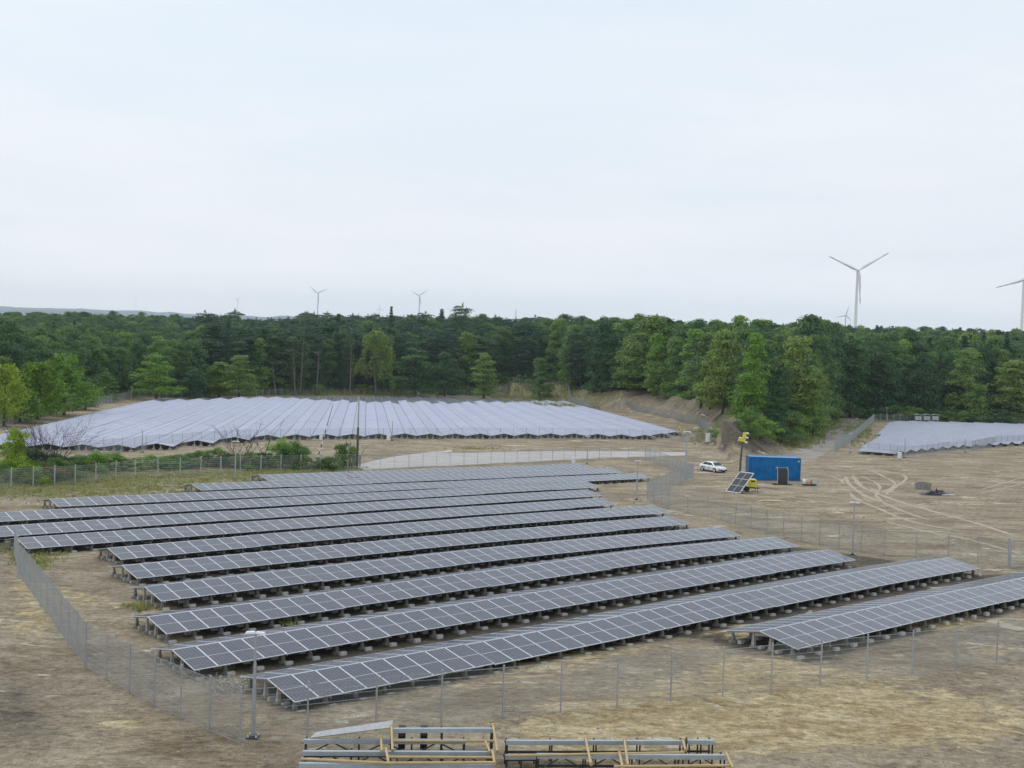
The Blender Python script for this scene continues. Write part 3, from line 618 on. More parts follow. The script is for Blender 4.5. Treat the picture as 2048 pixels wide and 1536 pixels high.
# gates
def gate(p, q, label, h=1.75):
    p = Vector(p); q = Vector(q); root = thing('metal_gate', label, 'gate', p); d = q-p; Z = Vector((0, 0, 1))
    f = MB(); f.bar(Vector(), Z*h, .08); f.bar(d, d+Z*h, .08); f.bar(Z*.12, d+Z*.12, .06); f.bar(Z*h, d+Z*h, .06); f.bar(d*.5+Z*.12, d*.5+Z*h, .06); f.build('gate_frame', 'steel', root)
    b_ = MB()
    for i in range(1, 8): b_.bar(Z*(.12+(h-.12)*i/8), d+Z*(.12+(h-.12)*i/8), .03)
    b_.build('gate_bars', 'steel', root)
    for s, v in (('gate_post', Vector((0, 0, 0))-d.normalized()*.12), ('gate_post', d+d.normalized()*.12)):
        g_ = MB(); g_.box((0, 0, 1.05), (.12, .12, 2.3)); g_.build(s, 'steel', root, v)
    return root
gate(at(2020, 1136), at(2085, 1132), 'light grey barred metal gate at the right edge of the picture')
gate(at(1366, 883), at(1412, 885), 'light metal gate between the large far field and the earth bank')
gate(at(1878, 843), at(1916, 843.5), 'pale gate frame right of the white inverter cabinets', 2.0)
# ------------------------------------------------------------------ lamps, poles, boxes
def hpx(p, dy): return dy*math.hypot(p.x, p.y)/F_PX*1.0
def lamp(px, py, top, label, group='lamp posts of the solar site', pole='steel', pair=True, head=.5):
    p = at(px, py); h = hpx(p, py-top); s = max(.7, min(1.4, h/4.1)); root = thing('lamp_post', label, 'lamp post', p, random.uniform(-.3, .3), group)
    mb = MB(); mb.tube([(0, 0, -.1), (0, 0, 1.2), (0, 0, h-.05)], [.085*s, .075*s, .045*s], 10); mb.build('pole', pole, root)
    bs = MB(); bs.box((0, 0, .03), (.42, .42, .06), 0); bs.box((0, 0, .09), (.26, .26, .08), 0, None, .7)
    for x in (-.15, .15):
        for y in (-.15, .15): bs.tube([(x, y, .05), (x, y, .14)], .025, 6, 1)
    bs.build('base_plate', ['dark', 'white'], root)
    for sx in (-1, 1):
        hd = MB(); hd.box((sx*.2*s, -.05, h), (.36*s, .22*s, .07*s), 0, Matrix.Rotation(sx*.08, 3, 'Y'), .85); hd.box((sx*.2*s, -.05, h-.05*s), (.28*s, .16*s, .02), 1); hd.build('lamp_head', ['white', 'lens'], root)
    return root
for a in [(506, 1476, 1266, 'tall grey lamp post with white twin head at the near fence corner'), (1705, 1110, 1008, 'grey lamp post standing behind the fence between near rows and yard'), (1273, 999, 922, 'lamp post at the right end of the rear panel rows'),
          (470, 958, 884, 'lamp post on the grass behind the near panel rows'), (1174, 928, 873, 'lamp post behind the rearmost near panel row, beside a white cabinet'), (14, 948, 868, 'lamp post among the bushes at the left edge'),
          (1700, 906, 868, 'lamp post standing left of the right hand solar field'), (1713, 866, 838, 'lamp post inside the oblique fence beside a small white cabinet'), (1746, 838, 818, 'lamp post at the far corner of the oblique fence')]: lamp(*a)
lamp(1371, 957, 864, 'tall thin lamp post by the fence left of the white car')
lamp(1773, 843, 817, 'lamp post just left of the white inverter cabinets')
for a in [(843, 789, 771, 'lamp post at the forest edge, middle of the far fence'), (444, 794, 773, 'lamp post at the forest edge near the yellowish bush'), (263, 801, 776, 'lamp post at the far left corner of the large field'), (121, 828, 803, 'lamp post on the left fence of the large field'),
          (1160, 801, 782, 'lamp post where the far fence meets the earth bank'), (1343, 834, 808, 'lamp post below the brown earth bank')]: lamp(*a, pole='pale_pole')
for px, pb, pt_, l in [(284, 905, 862, 'slim grey pole without a lamp before the leftmost far rows'), (784, 881, 842, 'slim grey pole beside a white cabinet before the far rows'), (474, 886, 857, 'short slim pole before the far rows behind the bare branches'), (1930, 905, 880, 'slim grey pole on the fence before the right hand field'), (1809, 916, 877, 'slim pole right of the white cabinet before the right hand field')]:
    p = at(px, pb); h = hpx(p, pb-pt_); t_ = thing('steel_pole', l, 'pole', p); mb = MB(); mb.tube([(0, 0, -.1), (0, 0, h)], [.07, .05], 8); mb.build('pole', 'steel_dull', t_); mb = MB(); mb.box((0, 0, .04), (.5, .4, .12)); mb.build('base_plate', 'dark', t_)
# curved arm street lamp by the far gate
p = at(1422, 884); t_ = thing('street_lamp', 'street lamp with a curved arm beside the far gate', 'street lamp', p); h = hpx(p, 34)
mb = MB(); mb.tube([(0, 0, -.1), (0, 0, h*.8)], [.11, .08], 10); mb.tube([(0, 0, h*.8), (0, 0, h+.6), (-.2, 0, h+1.1), (-.7, 0, h+1.45), (-1.5, 0, h+1.75)], [.05, .05, .045, .04, .04], 8); mb.build('pole', 'steel', t_)
mb = MB(); mb.box((-1.75, 0, h+1.85), (.75, .28, .12), 0, Matrix.Rotation(.35, 3, 'Y'), .8); mb.build('lamp_head', 'white', t_)
mb = MB(); mb.tube([(0, 0, h*.8-.1), (0, 0, h*.8+.1)], .17, 8); mb.build('collar', 'white', t_)
def cabinet(px, py, w, h, label, d=.45, mt='white'):
    p = at(px, py); t_ = thing('electrical_cabinet', label, 'electrical cabinet', p, random.uniform(-.15, .15), 'white electrical cabinets')
    mb = MB(); mb.box((0, 0, h/2+.1), (w, d, h)); mb.build('body', mt, t_)
    mb = MB(); mb.box((0, -d/2-.012, h/2+.1), (w*.9, .02, h*.88)); mb.box((w*.35, -d/2-.03, h/2+.1), (.04, .03, .18), 1); mb.build('door', ['white', 'dark'], t_)
    mb = MB(); mb.box((0, 0, h+.13), (w+.1, d+.12, .06), 0, None, .9); mb.build('roof', 'white', t_)
    mb = MB(); mb.box((0, 0, .03), (w*1.05, d*1.05, .14)); mb.build('plinth', 'concrete', t_)
for a in [(642, 881, .55, 1.0, 'narrow white cabinet beside the leaning striped boom'), (777, 882, .65, 1.05, 'white cabinet before the large far field, right of the tall pole'), (1147, 929, .55, .85, 'white cabinet behind the rearmost near panel row'),
          (1799, 918, .6, 1.0, 'white cabinet at the front corner of the right hand solar field'), (1711, 873, .6, 1.1, 'white cabinet against the oblique fence'), (1415, 885, .75, 1.6, 'white cabinet at the far gate under the street lamp'), (837, 790, .9, 1.2, 'small white cabinet at the forest edge by the far lamp post')]: cabinet(*a)
for i, (px, l) in enumerate([(1836, 'leftmost'), (1853, 'middle'), (1870, 'rightmost')]):
    p = at(px, 843.5); t_ = thing('inverter_cabinet', l+' of the three white inverter cabinets with curved roofs', 'inverter cabinet', p, 0, 'white inverter cabinets')
    mb = MB(); mb.box((0, 0, 1.0), (1.5, .8, 1.0)); mb.build('body', 'white', t_)
    mb = MB()
    for k in range(6):
        a0 = -.9+1.8*k/6; a1 = a0+.3; mb.bar((a0, -.15, 2.0+.14*math.cos(a0*1.5)), (a1, -.15, 2.0+.14*math.cos(a1*1.5)), 1.3, .05, 0, Vector((0, 0, 1)))
    mb.build('roof', 'white', t_)
    mb = MB()
    for x in (-.85, .85):
        for y in (-.5, .5): mb.box((x, y, 1.0), (.07, .07, 2.05))
    mb.build('frame', 'steel_dull', t_)
    mb = MB(); mb.box((0, -.42, 1.0), (1.1, .03, .7)); mb.build('door', 'steel', t_)
# tall two tone utility pole with junction gear
p = at(714, 934); h = hpx(p, 934-793); t_ = thing('utility_pole', 'tall thin pole, pale upper half and dark lower half, behind the near field', 'utility pole', p)
mb = MB(); mb.tube([(0, 0, -.2), (0, 0, h*.56)], [.17, .14], 10); mb.build('lower_pole', 'wood', t_); mb = MB(); mb.tube([(-.0, 0, h*.52), (0, 0, h)], [.11, .08], 10); mb.build('upper_pole', 'pale_pole', t_)
mb = MB(); mb.box((-.35, 0, 1.0), (.35, .3, 1.7)); mb.box((.38, 0, .9), (.25, .3, 1.5)); mb.bar((-.6, 0, 1.6), (.6, 0, 1.6), .08); mb.bar((-.6, 0, .1), (0, 0, 1.9), .06); mb.build('junction_boxes', 'steel_dull', t_)
# leaning striped boom
p = at(633, 924); q = p+Vector((1.9, 1.0, hpx(p, 114))); t_ = thing('striped_boom', 'long thin black and white striped barrier boom leaning to the right', 'barrier boom', p)
for k in range(16):
    a = Vector(q-p)*k/16; b2 = Vector(q-p)*(k+1)/16; mb = MB(); mb.tube([a, b2], .085-.0035*k, 8); mb.build('stripe_band', 'black' if k % 2 == 0 or k > 10 else 'white', t_)
# blue container
p = at(1497, 960); q = at(1600, 963); dist = p.y; Lc = (1600-1497)*dist/F_PX*1.0; Hc = 47*dist/F_PX; Wc = 2.44
t_ = thing('shipping_container', 'blue corrugated shipping container standing on the yard', 'container', p, math.atan2((q-p).y*0-.12, Lc))
for nm_, (sy, L0) in (('side_wall', (0, Lc)), ('side_wall', (Wc, Lc))):
    mb = MB(); k = int(Lc/.14); vs = []
    for i in range(k+1):
        x = .1+(Lc-.2)*i/k; y = (.035 if (i % 4) in (0, 1) else 0)*(1 if sy == 0 else -1)+sy+(.02 if sy == 0 else -.02); vs += [(x, y, .14), (x, y, Hc-.12)]
    fs = [(2*i, 2*i+2, 2*i+3, 2*i+1) if sy == 0 else (2*i, 2*i+1, 2*i+3, 2*i+2) for i in range(k)]; mb.add(vs, fs); mb.build('side_wall', 'blue', t_)
mb = MB()
for x in (.05, Lc-.05):
    for y in (.05, Wc-.05): mb.box((x, y, Hc/2), (.14, .14, Hc))
for y in (.04, Wc-.04): mb.box((Lc/2, y, .08), (Lc, .1, .16)); mb.box((Lc/2, y, Hc-.06), (Lc, .1, .12))
for x in (.05, Lc-.05): mb.box((x, Wc/2, .08), (.1, Wc, .16)); mb.box((x, Wc/2, Hc-.06), (.1, Wc, .12))
mb.build('frame', 'blue', t_)
mb = MB()
for i in range(26):
    x = .12+(Lc-.24)*i/26; mb.box((x+(Lc-.24)/52, Wc/2, Hc-.03+(.02 if i % 2 else 0)), ((Lc-.24)/26, Wc-.2, .03))
mb.build('roof', 'blue_roof_lit' if 'blue_roof_lit' in M else 'blue', t_)
for y in (Wc*.25, Wc*.75):
    mb = MB(); mb.box((.02, y, Hc/2), (.05, Wc/2-.12, Hc-.3)); mb.build('door', 'blue', t_)
    for yy in (-.3, .3): mb = MB(); mb.tube([(-.03, y+yy, .2), (-.03, y+yy, Hc-.2)], .02, 6); mb.build('lock_rod', 'steel_dull', t_)
mb = MB(); mb.box((Lc-.02, Wc/2, Hc/2), (.05, Wc-.2, Hc-.3)); mb.build('end_wall', 'blue', t_)
mb = MB(); mb.box((Lc-.25, -.02, Hc-.42), (.22, .012, .16)); mb.build('data_plate', 'yellow', t_)
# black curved cover standing in front of the container
p = at(1564, 969); s = p.y/F_PX; w_, h_ = 20*s, 34*s
t_ = thing('black_rolling_cover', 'black upright rounded panel with splayed feet in front of the blue container', 'upright panel', p)
mb = MB(); pr = [(0, -.35, 0), (0, -.32, h_*.5), (0, -.2, h_*.86), (0, .05, h_*.98), (0, .45, h_), (0, .8, h_*.9)]
vs = [Vector((x_, y, z)) for (_, y, z) in pr for x_ in (-w_/2, w_/2)]; vs2 = [v+Vector((0, .06, -.04)) for v in vs]
mb.add(vs+vs2, [(2*i, 2*i+1, 2*i+3, 2*i+2) for i in range(5)]+[(12+2*i, 14+2*i, 15+2*i, 13+2*i) for i in range(5)], 0, True); mb.build('cover_sheet', 'tarp', t_)
for sx in (-1, 1):
    mb = MB()
    for a, b2 in zip(pr, pr[1:]): mb.bar((sx*(w_/2+.03), a[1], a[2]), (sx*(w_/2+.03), b2[1], b2[2]), .07)
    mb.build('side_rail', 'steel', t_)
    mb = MB(); mb.bar((sx*w_*.45, -.35, .06), (sx*(w_*.5+.55), -.5, .04), .16, .1); mb.bar((sx*w_*.45, .3, .06), (sx*(w_*.5+.5), .5, .04), .12, .1); mb.build('foot', 'black', t_)
for k in (1, 2, 3): mb = MB(); mb.bar((-w_/2, -.34+.02*k, h_*.22*k), (w_/2, -.34+.02*k, h_*.22*k), .03); mb.build('cross_strap', 'dark', t_)
# pallet with barrels
p = at(1618, 971); s = p.y/F_PX; t_ = thing('wooden_pallet', 'wooden pallet carrying small barrels right of the blue container', 'pallet', p, -.1)
mb = MB()
for y in (-.4, 0, .4): mb.box((0, y, .1), (1.7, .12, .12))
for i in range(7): mb.box((-.75+i*.25, 0, .19), (.16, 1.0, .04))
mb.build('deck', 'wood', t_)
for i, (x, y, r, hh, mt, l) in enumerate([(-.62, -.15, .26, .62, 'white', 'white barrel at the left end of the pallet'), (-.18, -.3, .28, .6, 'orange', 'larger tan barrel on the pallet'), (.22, .1, .24, .55, 'orange', 'smaller tan barrel in the middle of the pallet')]):
    b_ = ob('barrel', None, None, p+Vector((x, y, .21)), 0, l, 'barrel', 'barrels on the pallet'); mb = MB(); mb.tube([(0, 0, 0), (0, 0, .05), (0, 0, hh*.33), (0, 0, hh*.36), (0, 0, hh*.66), (0, 0, hh*.69), (0, 0, hh-.03), (0, 0, hh)], [r*.93, r, r, r*1.04, r*1.04, r, r, r*.9], 14); mb.build('drum', mt, b_); mb = MB(); mb.tube([(r*.4, 0, hh), (r*.4, 0, hh+.05)], .05, 8); mb.build('cap', 'black', b_)
b_ = thing('liquid_tank', 'white caged tank on the right end of the pallet', 'tank', p+Vector((.62, .1, .21))); mb = MB(); mb.box((0, 0, .32), (.55, .7, .6)); mb.build('tank_body', 'white', b_)
mb = MB()
for z in (.05, .25, .45, .64):
    for y in (-.37, .37): mb.bar((-.29, y, z), (.29, y, z), .03)
for x in (-.29, -.1, .1, .29):
    for y in (-.37, .37): mb.bar((x, y, 0), (x, y, .66), .03)
mb.build('cage', 'steel', b_)
# concrete well ring and black tarpaulin heap
p = at(1846, 978); s = p.y/F_PX; r = 15.5*s; h_ = 13*s; t_ = thing('concrete_well_ring', 'round concrete well ring on the sandy yard', 'well ring', p)
mb = MB(); sg = 28; vs = []
for rr, z in ((r, -.1), (r, h_), (r-.14, h_), (r-.14, .0)): vs += [(rr*math.cos(2*math.pi*k/sg), rr*math.sin(2*math.pi*k/sg), z) for k in range(sg)]
mb.add(vs, [(j*sg+k, j*sg+(k+1) % sg, (j+1)*sg+(k+1) % sg, (j+1)*sg+k) for j in range(3) for k in range(sg)], 0, False); mb.build('ring_wall', 'concrete_dark', t_)
mb = MB()
for k in (0, 7, 14, 21): a = 2*math.pi*k/sg; mb.box((math.cos(a)*(r+.03), math.sin(a)*(r+.03), h_*.7), (.1, .1, .1))
mb.build('lifting_lug', 'dark', t_)
p = at(1871, 989); t_ = thing('tarpaulin_heap', 'crumpled heap of black tarpaulin beside the concrete ring', 'tarpaulin', p)
mb = MB(); nx_, ny_ = 34, 20; vs = []
for i in range(nx_):
    for j in range(ny_):
        x = -1.75+3.5*i/(nx_-1); y = -1.0+2.0*j/(ny_-1); rr = math.hypot(x/1.75, y/1.0)
        z = max(0, 1-rr)**.6*(.42+.38*vnoise(x+9, y*1.6+3, .45, 3)+.15*vnoise(x, y, .2, 5)) if rr < 1 else 0
        z *= 1+.5*math.exp(-((x-.2)**2+(y-.1)**2)/.4); vs.append((float(x+.12*vnoise(x, y, .3, 8)), float(y), float(z)+.03))
mb.add(vs, [(i*ny_+j, (i+1)*ny_+j, (i+1)*ny_+j+1, i*ny_+j+1) for i in range(nx_-1) for j in range(ny_-1)], 0, True); mb.build('heap_sheet', 'tarp', t_)
mb = MB(); mb.bar((.4, -.95, .08), (1.9, -.75, .1), .3, .06, 0); mb.build('loose_flap', 'white', t_)
# mobile solar charger with yellow body
a = at(1452, 984); b2 = at(1479, 988); s = a.y/F_PX; t_ = thing('mobile_solar_charger', 'tilted array of six dark panels in white frames on a trailer with a yellow body', 'solar trailer', a)
wv = b2-a; up = Vector((30*s, 1.0, 38*s)); ln = up.length; nrm = wv.cross(up).normalized()
for i in range(2):
    for j in range(3):
        o0 = wv*(i/2)+up*(j/3)+Vector((0, 0, .1)); fr_ = MB(); g_ = MB()
        e1 = wv/2; e2 = up/3; c4 = [o0, o0+e1, o0+e1+e2, o0+e2]
        for u_, v_ in zip(c4, c4[1:]+c4[:1]): fr_.bar(u_, v_, .07, .05, 0, nrm)
        pn = fr_.build('panel_frame', 'alu', t_); ins = [o0+e1*.05+e2*.05, o0+e1*.95+e2*.05, o0+e1*.95+e2*.95, o0+e1*.05+e2*.95]
        g_.add(ins, [(0, 1, 2, 3)]); g_.add([v-nrm*.02 for v in ins], [(3, 2, 1, 0)]); g_.build('cell_face', 'panel_small' if 'panel_small' in M else 'under', pn)
yb = at(1504, 983)-a; mb = MB(); mb.box(yb+Vector((0, .2, 1.0)), (14*s, 1.3, 15*s)); mb.build('yellow_body', 'yellow', t_)
mb = MB(); mb.box(yb+Vector((0, -.47, 1.25)), (8*s, .02, 3*s)); mb.build('side_lettering_panel', 'dark', t_)
for dx, dy in ((-.35, -.4), (-.35, .8)):
    mb = MB(); c0 = yb+Vector((dx-.35, dy, .3)); mb.tube([c0-Vector((0, .09, 0)), c0+Vector((0, .09, 0))], .3, 16); mb.build('wheel', 'tyre', t_)
for dx, dy in ((.55, -.5), (.55, .9), (-1.3, -.5)): mb = MB(); mb.tube([yb+Vector((dx, dy, -.05)), yb+Vector((dx, dy, .6))], .03, 6); mb.build('support_leg', 'dark', t_)
mb = MB(); mb.bar(yb+Vector((-1.6, .2, .42)), yb+Vector((.8, .2, .42)), .9, .08); mb.build('chassis', 'dark', t_)
# camera mast with yellow boxes
p = at(1479, 962); h = hpx(p, 962-884); t_ = thing('camera_mast', 'dark mast topped by yellow camera boxes, left of the blue container', 'camera mast', p)
mb = MB(); mb.tube([(0, 0, -.1), (.05, 0, h*.5), (.2, 0, h)], [.15, .13, .11], 10); mb.build('mast_pole', 'wood', t_)
for x, z, w_, hh, mt in ((.12, h+.25, .95, .5, 'yellow'), (.45, h+.85, .45, .75, 'yellow')): mb = MB(); mb.box((x, 0, z), (w_, .3, hh), 0, Matrix.Rotation(.12, 3, 'Y'), .85); mb.build('camera_box', mt, t_)
for x, z in ((.72, h+1.12), (.68, h+.55), (-.2, h+.5), (.6, h-.05)): mb = MB(); mb.tube([(x-.12, -.25, z), (x+.16, -.4, z-.04)], [.1, .12], 10); mb.build('camera', 'white', t_)
# small yellow signal by the far field edge
p = at(1361, 872); t_ = thing('yellow_signal', 'small yellow warning device at the right edge of the large far field', 'signal', p); mb = MB(); mb.tube([(0, 0, -.1), (0, 0, 1.6)], .06, 8); mb.build('post', 'yellow', t_); mb = MB(); mb.box((-.1, 0, 1.75), (.5, .3, .4), 0, Matrix.Rotation(.5, 3, 'Y')); mb.build('signal_head', 'yellow', t_)
# ------------------------------------------------------------------ white car
def car():
    p = at(1426, 943); th = math.atan2(-.87, .49); root = thing('parked_car', 'white four door saloon car with pale blue door decals on the yard', 'car', p, th)
    # local: +x forward, body 4.6 m
    st = [(-2.3, .62, .86, .30, .78), (-2.2, .80, .96, .24, .93), (-1.75, .86, .99, .22, .99), (-1.2, .88, .98, .20, 1.0), (-.4, .89, .94, .19, 1.0), (.5, .89, .92, .19, 1.0), (1.0, .89, .90, .2, .99), (1.5, .87, .84, .21, .96), (1.95, .80, .76, .22, .9), (2.2, .66, .66, .26, .82), (2.3, .48, .58, .34, .7)]
    mb = MB(); vs = []; R8 = []
    for x, w, zt, zb, s in st:
        ring = [(-w*.92, zb), (-w, zb+.12), (-w*1.01, (zb+zt)*.52), (-w*.97, zt-.07), (-w*.86, zt), (0, zt+.035), (w*.86, zt), (w*.97, zt-.07), (w*1.01, (zb+zt)*.52), (w, zb+.12), (w*.92, zb), (0, zb-.01)]
        vs += [(x, y, z) for y, z in ring]
    k = 12; mb.add(vs, [(i*k+j, (i+1)*k+j, (i+1)*k+(j+1) % k, i*k+(j+1) % k) for i in range(len(st)-1) for j in range(k)]+[tuple(range(k)), tuple(range((len(st)-1)*k+k-1, (len(st)-1)*k-1, -1))], 0, True)
    mb.build('body', 'carpaint', root)
    cab = [(-1.95, .70, .97, .02), (-1.25, .64, 1.33, .05), (-.7, .62, 1.42, .06), (0, .62, 1.44, .06), (.45, .63, 1.38, .05), (1.25, .74, .94, .02)]
    mb = MB(); vs = []
    for x, w, z, t in cab: b0 = .98 if x < -1.5 else .9; vs += [(x, -w-.13*(z-.9)/.5-.02, .9), (x, -w, z-t), (x, -w*.75, z), (x, w*.75, z), (x, w, z-t), (x, w+.13*(z-.9)/.5+.02, .9)]
    mb.add(vs, [(i*6+j, (i+1)*6+j, (i+1)*6+j+1, i*6+j+1) for i in range(5) for j in range(5)], 0, True); mb.build('roof', 'carpaint', root)
    def glass(nm_, q): g_ = MB(); g_.add(q, [tuple(range(len(q)))]); g_.build(nm_, 'glass', root)
    glass('windscreen', [(1.19, -.66, .985), (1.19, .66, .985), (.53, .56, 1.372), (.53, -.56, 1.372)])
    glass('rear_window', [(-1.86, .6, 1.03), (-1.86, -.6, 1.03), (-1.3, -.54, 1.325), (-1.3, .54, 1.325)])
    for s in (-1, 1):
        glass('side_window', [(-.35, s*.775, .96), (.95, s*.80, .95), (.42, s*.665, 1.30), (-.32, s*.66, 1.36)][::s]); glass('side_window', [(-1.5, s*.775, .98), (-.42, s*.775, .96), (-.4, s*.66, 1.36), (-1.1, s*.67, 1.30)][::s])
        mb = MB(); mb.box((.75, s*.98, .98), (.14, .2, .13), 0, None, .8); mb.build('wing_mirror', 'carpaint', root)
        mb = MB(); mb.box((2.08, s*.60, .66), (.26, .36, .10), 0, Matrix.Rotation(-s*.5, 3, 'Z'), .8); mb.build('headlight', 'lens', root)
        mb = MB(); mb.box((-2.2, s*.62, .78), (.18, .34, .12), 0, Matrix.Rotation(s*.4, 3, 'Z')); mb.build('tail_light', 'red', root)
        mb = MB(); mb.box((-.9, s*.905, .58), (.55, .012, .42)); mb.build('door_decal', 'teal', root)
        mb = MB(); mb.box((.1, s*.912, .6), (.42, .012, .22)); mb.build('door_decal', 'bluegrey', root)
        for x in (-.45, .55): mb = MB(); mb.box((x-.05, s*.9, .78), (.18, .03, .03)); mb.build('door_handle', 'carpaint', root)
        for x in (-1.35, 1.35):
            mb = MB(); mb.tube([(x, s*.70, .33), (x, s*.90, .33)], .36, 20, 0); o = mb.build('wheel_arch', 'black', root)
            mb = MB(); mb.tube([(x, s*.72, .31), (x, s*.915, .31)], .315, 20); w_ = mb.build('wheel', 'tyre', root)
            mb = MB(); mb.tube([(x, s*.90, .31), (x, s*.925, .31)], .205, 16)
            for a in range(5): aa = a*1.2566; mb.bar((x, s*.93, .31), (x+.2*math.cos(aa), s*.93, .31+.2*math.sin(aa)), .05, .02)
            mb.build('rim', 'alu', w_)
    mb = MB(); mb.box((2.26, 0, .40), (.14, 1.05, .22)); mb.build('grille', 'black', root)
    mb = MB(); mb.box((2.345, 0, .47), (.02, .5, .11)); mb.build('number_plate', 'white', root)
    mb = MB(); mb.box((2.27, 0, .60), (.05, .16, .09)); mb.build('badge', 'dark', root)
    for s in (-1, 1): mb = MB(); mb.box((2.17, s*.68, .40), (.1, .14, .16)); mb.build('fog_lamp', 'black', root)
car()
# ------------------------------------------------------------------ steel racks in the foreground
def rackframe(a, b2, h, label, dep=.55, diag=True):
    root = thing('steel_rack', label, 'steel rack', a, math.atan2(b2.y-a.y, b2.x-a.x), 'steel racks in the foreground'); L = (b2-a).xy.length
    mb = MB(); mb.box((L/2, 0, h), (L, .15, .09)); mb.box((L/2, -.075, h-.05), (L, .02, .10)); mb.build('top_beam', 'rack', root)
    mb = MB(); mb.box((L/2, dep, h-.16), (L, .07, .07)); mb.build('rear_beam', 'dark', root)
    mb = MB(); mb.box((L/2, -.0, .32), (L, .09, .07)); mb.box((L/2, dep, .32), (L, .07, .07)); mb.build('lower_beam', 'dark', root)
    xs = [0.05+(L-.1)*i/max(2, round(L/1.6)) for i in range(max(2, round(L/1.6))+1)]
    for x in xs:
        mb = MB(); mb.bar((x, 0, -.05), (x, 0, h-.04), .05, .05, 0, Vector((0, 1, 0))); mb.bar((x, dep, -.05), (x, dep, h-.04), .05, .05, 0, Vector((0, 1, 0))); mb.bar((x, 0, h-.1), (x, dep, h-.1), .05); mb.build('upright', 'dark', root)
    if diag:
        for i in range(len(xs)-1):
            mb = MB(); a, b2 = (xs[i], xs[i+1]) if i % 2 else (xs[i+1], xs[i]); mb.bar((a, 0, .34), ((a+b2)/2, 0, h-.06), .04); mb.bar((b2, 0, .34), ((a+b2)/2, 0, h-.06), .04); mb.build('brace', 'dark', root)
    return root
def X_at(px, py, h): q = at(px, py, h); return q
R_ = []
for (xa, xb, py, h, l, dg) in [(608, 932, 1481, .85, 'steel rack with a pale top beam, rearmost on the left', True), (780, 988, 1459, 1.25, 'taller steel rack section at the back right of the left stack', False), (606, 980, 1504, .85, 'second steel rack from the back on the left', True),
                               (598, 990, 1528, .85, 'frontmost steel rack on the left, cut by the picture edge', True), (1012, 1370, 1483, .85, 'long steel rack at the back on the right', False), (1376, 1428, 1482, .85, 'short end rack behind the right hand stack', False),
                               (1074, 1452, 1510, .85, 'front steel rack on the right, shorter at its left end', True), (1010, 1075, 1512, .45, 'low steel rack at the left end of the right hand stack', True)]:
    a = at(xa, py, h); b2 = at(xb, py, h); R_.append(rackframe(a, b2, h, l, .5, dg))
def pipe(pts, label, r=.045, mt='pipe'):
    P = [at(px, py, h)+Vector((0, 0, h)) for px, py, h in pts]; base = P[0].copy(); t_ = thing('yellow_pipe', label, 'pipe', base, 0, 'yellow pipes lying on the steel racks')
    mb = MB(); mb.tube([q-base for q in P], r, 10); mb.build('tube', mt, t_); 
    for q in (P[0], P[-1]): mb = MB(); mb.tube([q-base-(P[-1]-P[0]).normalized()*.03, q-base+(P[-1]-P[0]).normalized()*.03], r*1.35, 10); mb.build('collar', mt, t_)
for pts, l in [([(783, 1452, 1.35), (785, 1500, .95)], 'steep yellow pipe at the left end of the taller rack'), ([(986, 1450, 1.35), (995, 1502, .95)], 'steep yellow pipe at the right end of the taller rack'), ([(786, 1482, .95), (992, 1482, .95)], 'long level yellow pipe along the rearmost left rack'),
               ([(762, 1478, .95), (764, 1502, .93)], 'short yellow pipe across the rearmost left rack'), ([(772, 1498, .95), (777, 1524, .93)], 'short yellow pipe across the second left rack'), ([(778, 1514, .93), (984, 1515, .93)], 'long yellow pipe over the right part of the second left rack'),
               ([(604, 1518, .93), (770, 1526, .93), (988, 1525, .93)], 'longest yellow pipe lying along the frontmost left rack'), ([(970, 1480, .95), (980, 1504, .93)], 'short slanted yellow pipe at the right of the rearmost left rack'), ([(985, 1502, .95), (989, 1526, .93)], 'short yellow pipe at the right end of the front left rack'),
               ([(1171, 1476, .95), (1182, 1528, .9)], 'slanted yellow pipe over the middle of the right racks'), ([(1249, 1480, .95), (1256, 1530, .9)], 'slanted yellow pipe right of the middle of the right racks'), ([(1018, 1511, .9), (1366, 1505, .9)], 'long yellow pipe between the two right hand racks'),
               ([(1239, 1506, .95), (1245, 1534, .93)], 'short yellow pipe on the front right rack'), ([(1452, 1505, .95), (1466, 1536, .93)], 'slanted yellow pipe at the right end of the front right rack'), ([(1366, 1481, .95), (1371, 1500, .93)], 'short yellow pipe at the joint of the back right racks'),
               ([(1230, 1533, .92), (1462, 1531, .92)], 'level yellow pipe along the bottom edge of the right hand stack')]: pipe(pts, l)
pl = at(620, 1474, .95); pr_ = at(782, 1456, 1.3); t_ = thing('steel_sheet', 'long grey steel sheet sloping up to the taller left rack', 'steel sheet', pl+Vector((0, 0, .92))); dv = (pr_+Vector((0, 0, 1.32)))-(pl+Vector((0, 0, .92)))
mb = MB(); mb.add([Vector((0, 0, 0)), dv, dv+Vector((0, .75, .02)), Vector((.1, .6, .02))], [(0, 1, 2, 3)]); mb.add([Vector((0, 0, -.02)), dv-Vector((0, 0, .02)), dv+Vector((0, .75, 0)), Vector((.1, .6, 0))], [(3, 2, 1, 0)]); mb.build('sheet_face', 'steel_dull', t_)
for px, l in ((803, 'left of two small dark boxes under the taller rack'), (847, 'right of two small dark boxes under the taller rack')):
    q = at(px, 1500, .3); t_ = thing('dark_box', l, 'box', q+Vector((0, 0, .38))); mb = MB(); mb.box((0, 0, .38), (.24, .2, .8)); mb.build('casing', 'dark', t_); mb = MB(); mb.box((0, -.11, .55), (.16, .02, .2)); mb.build('lid', 'wood', t_)
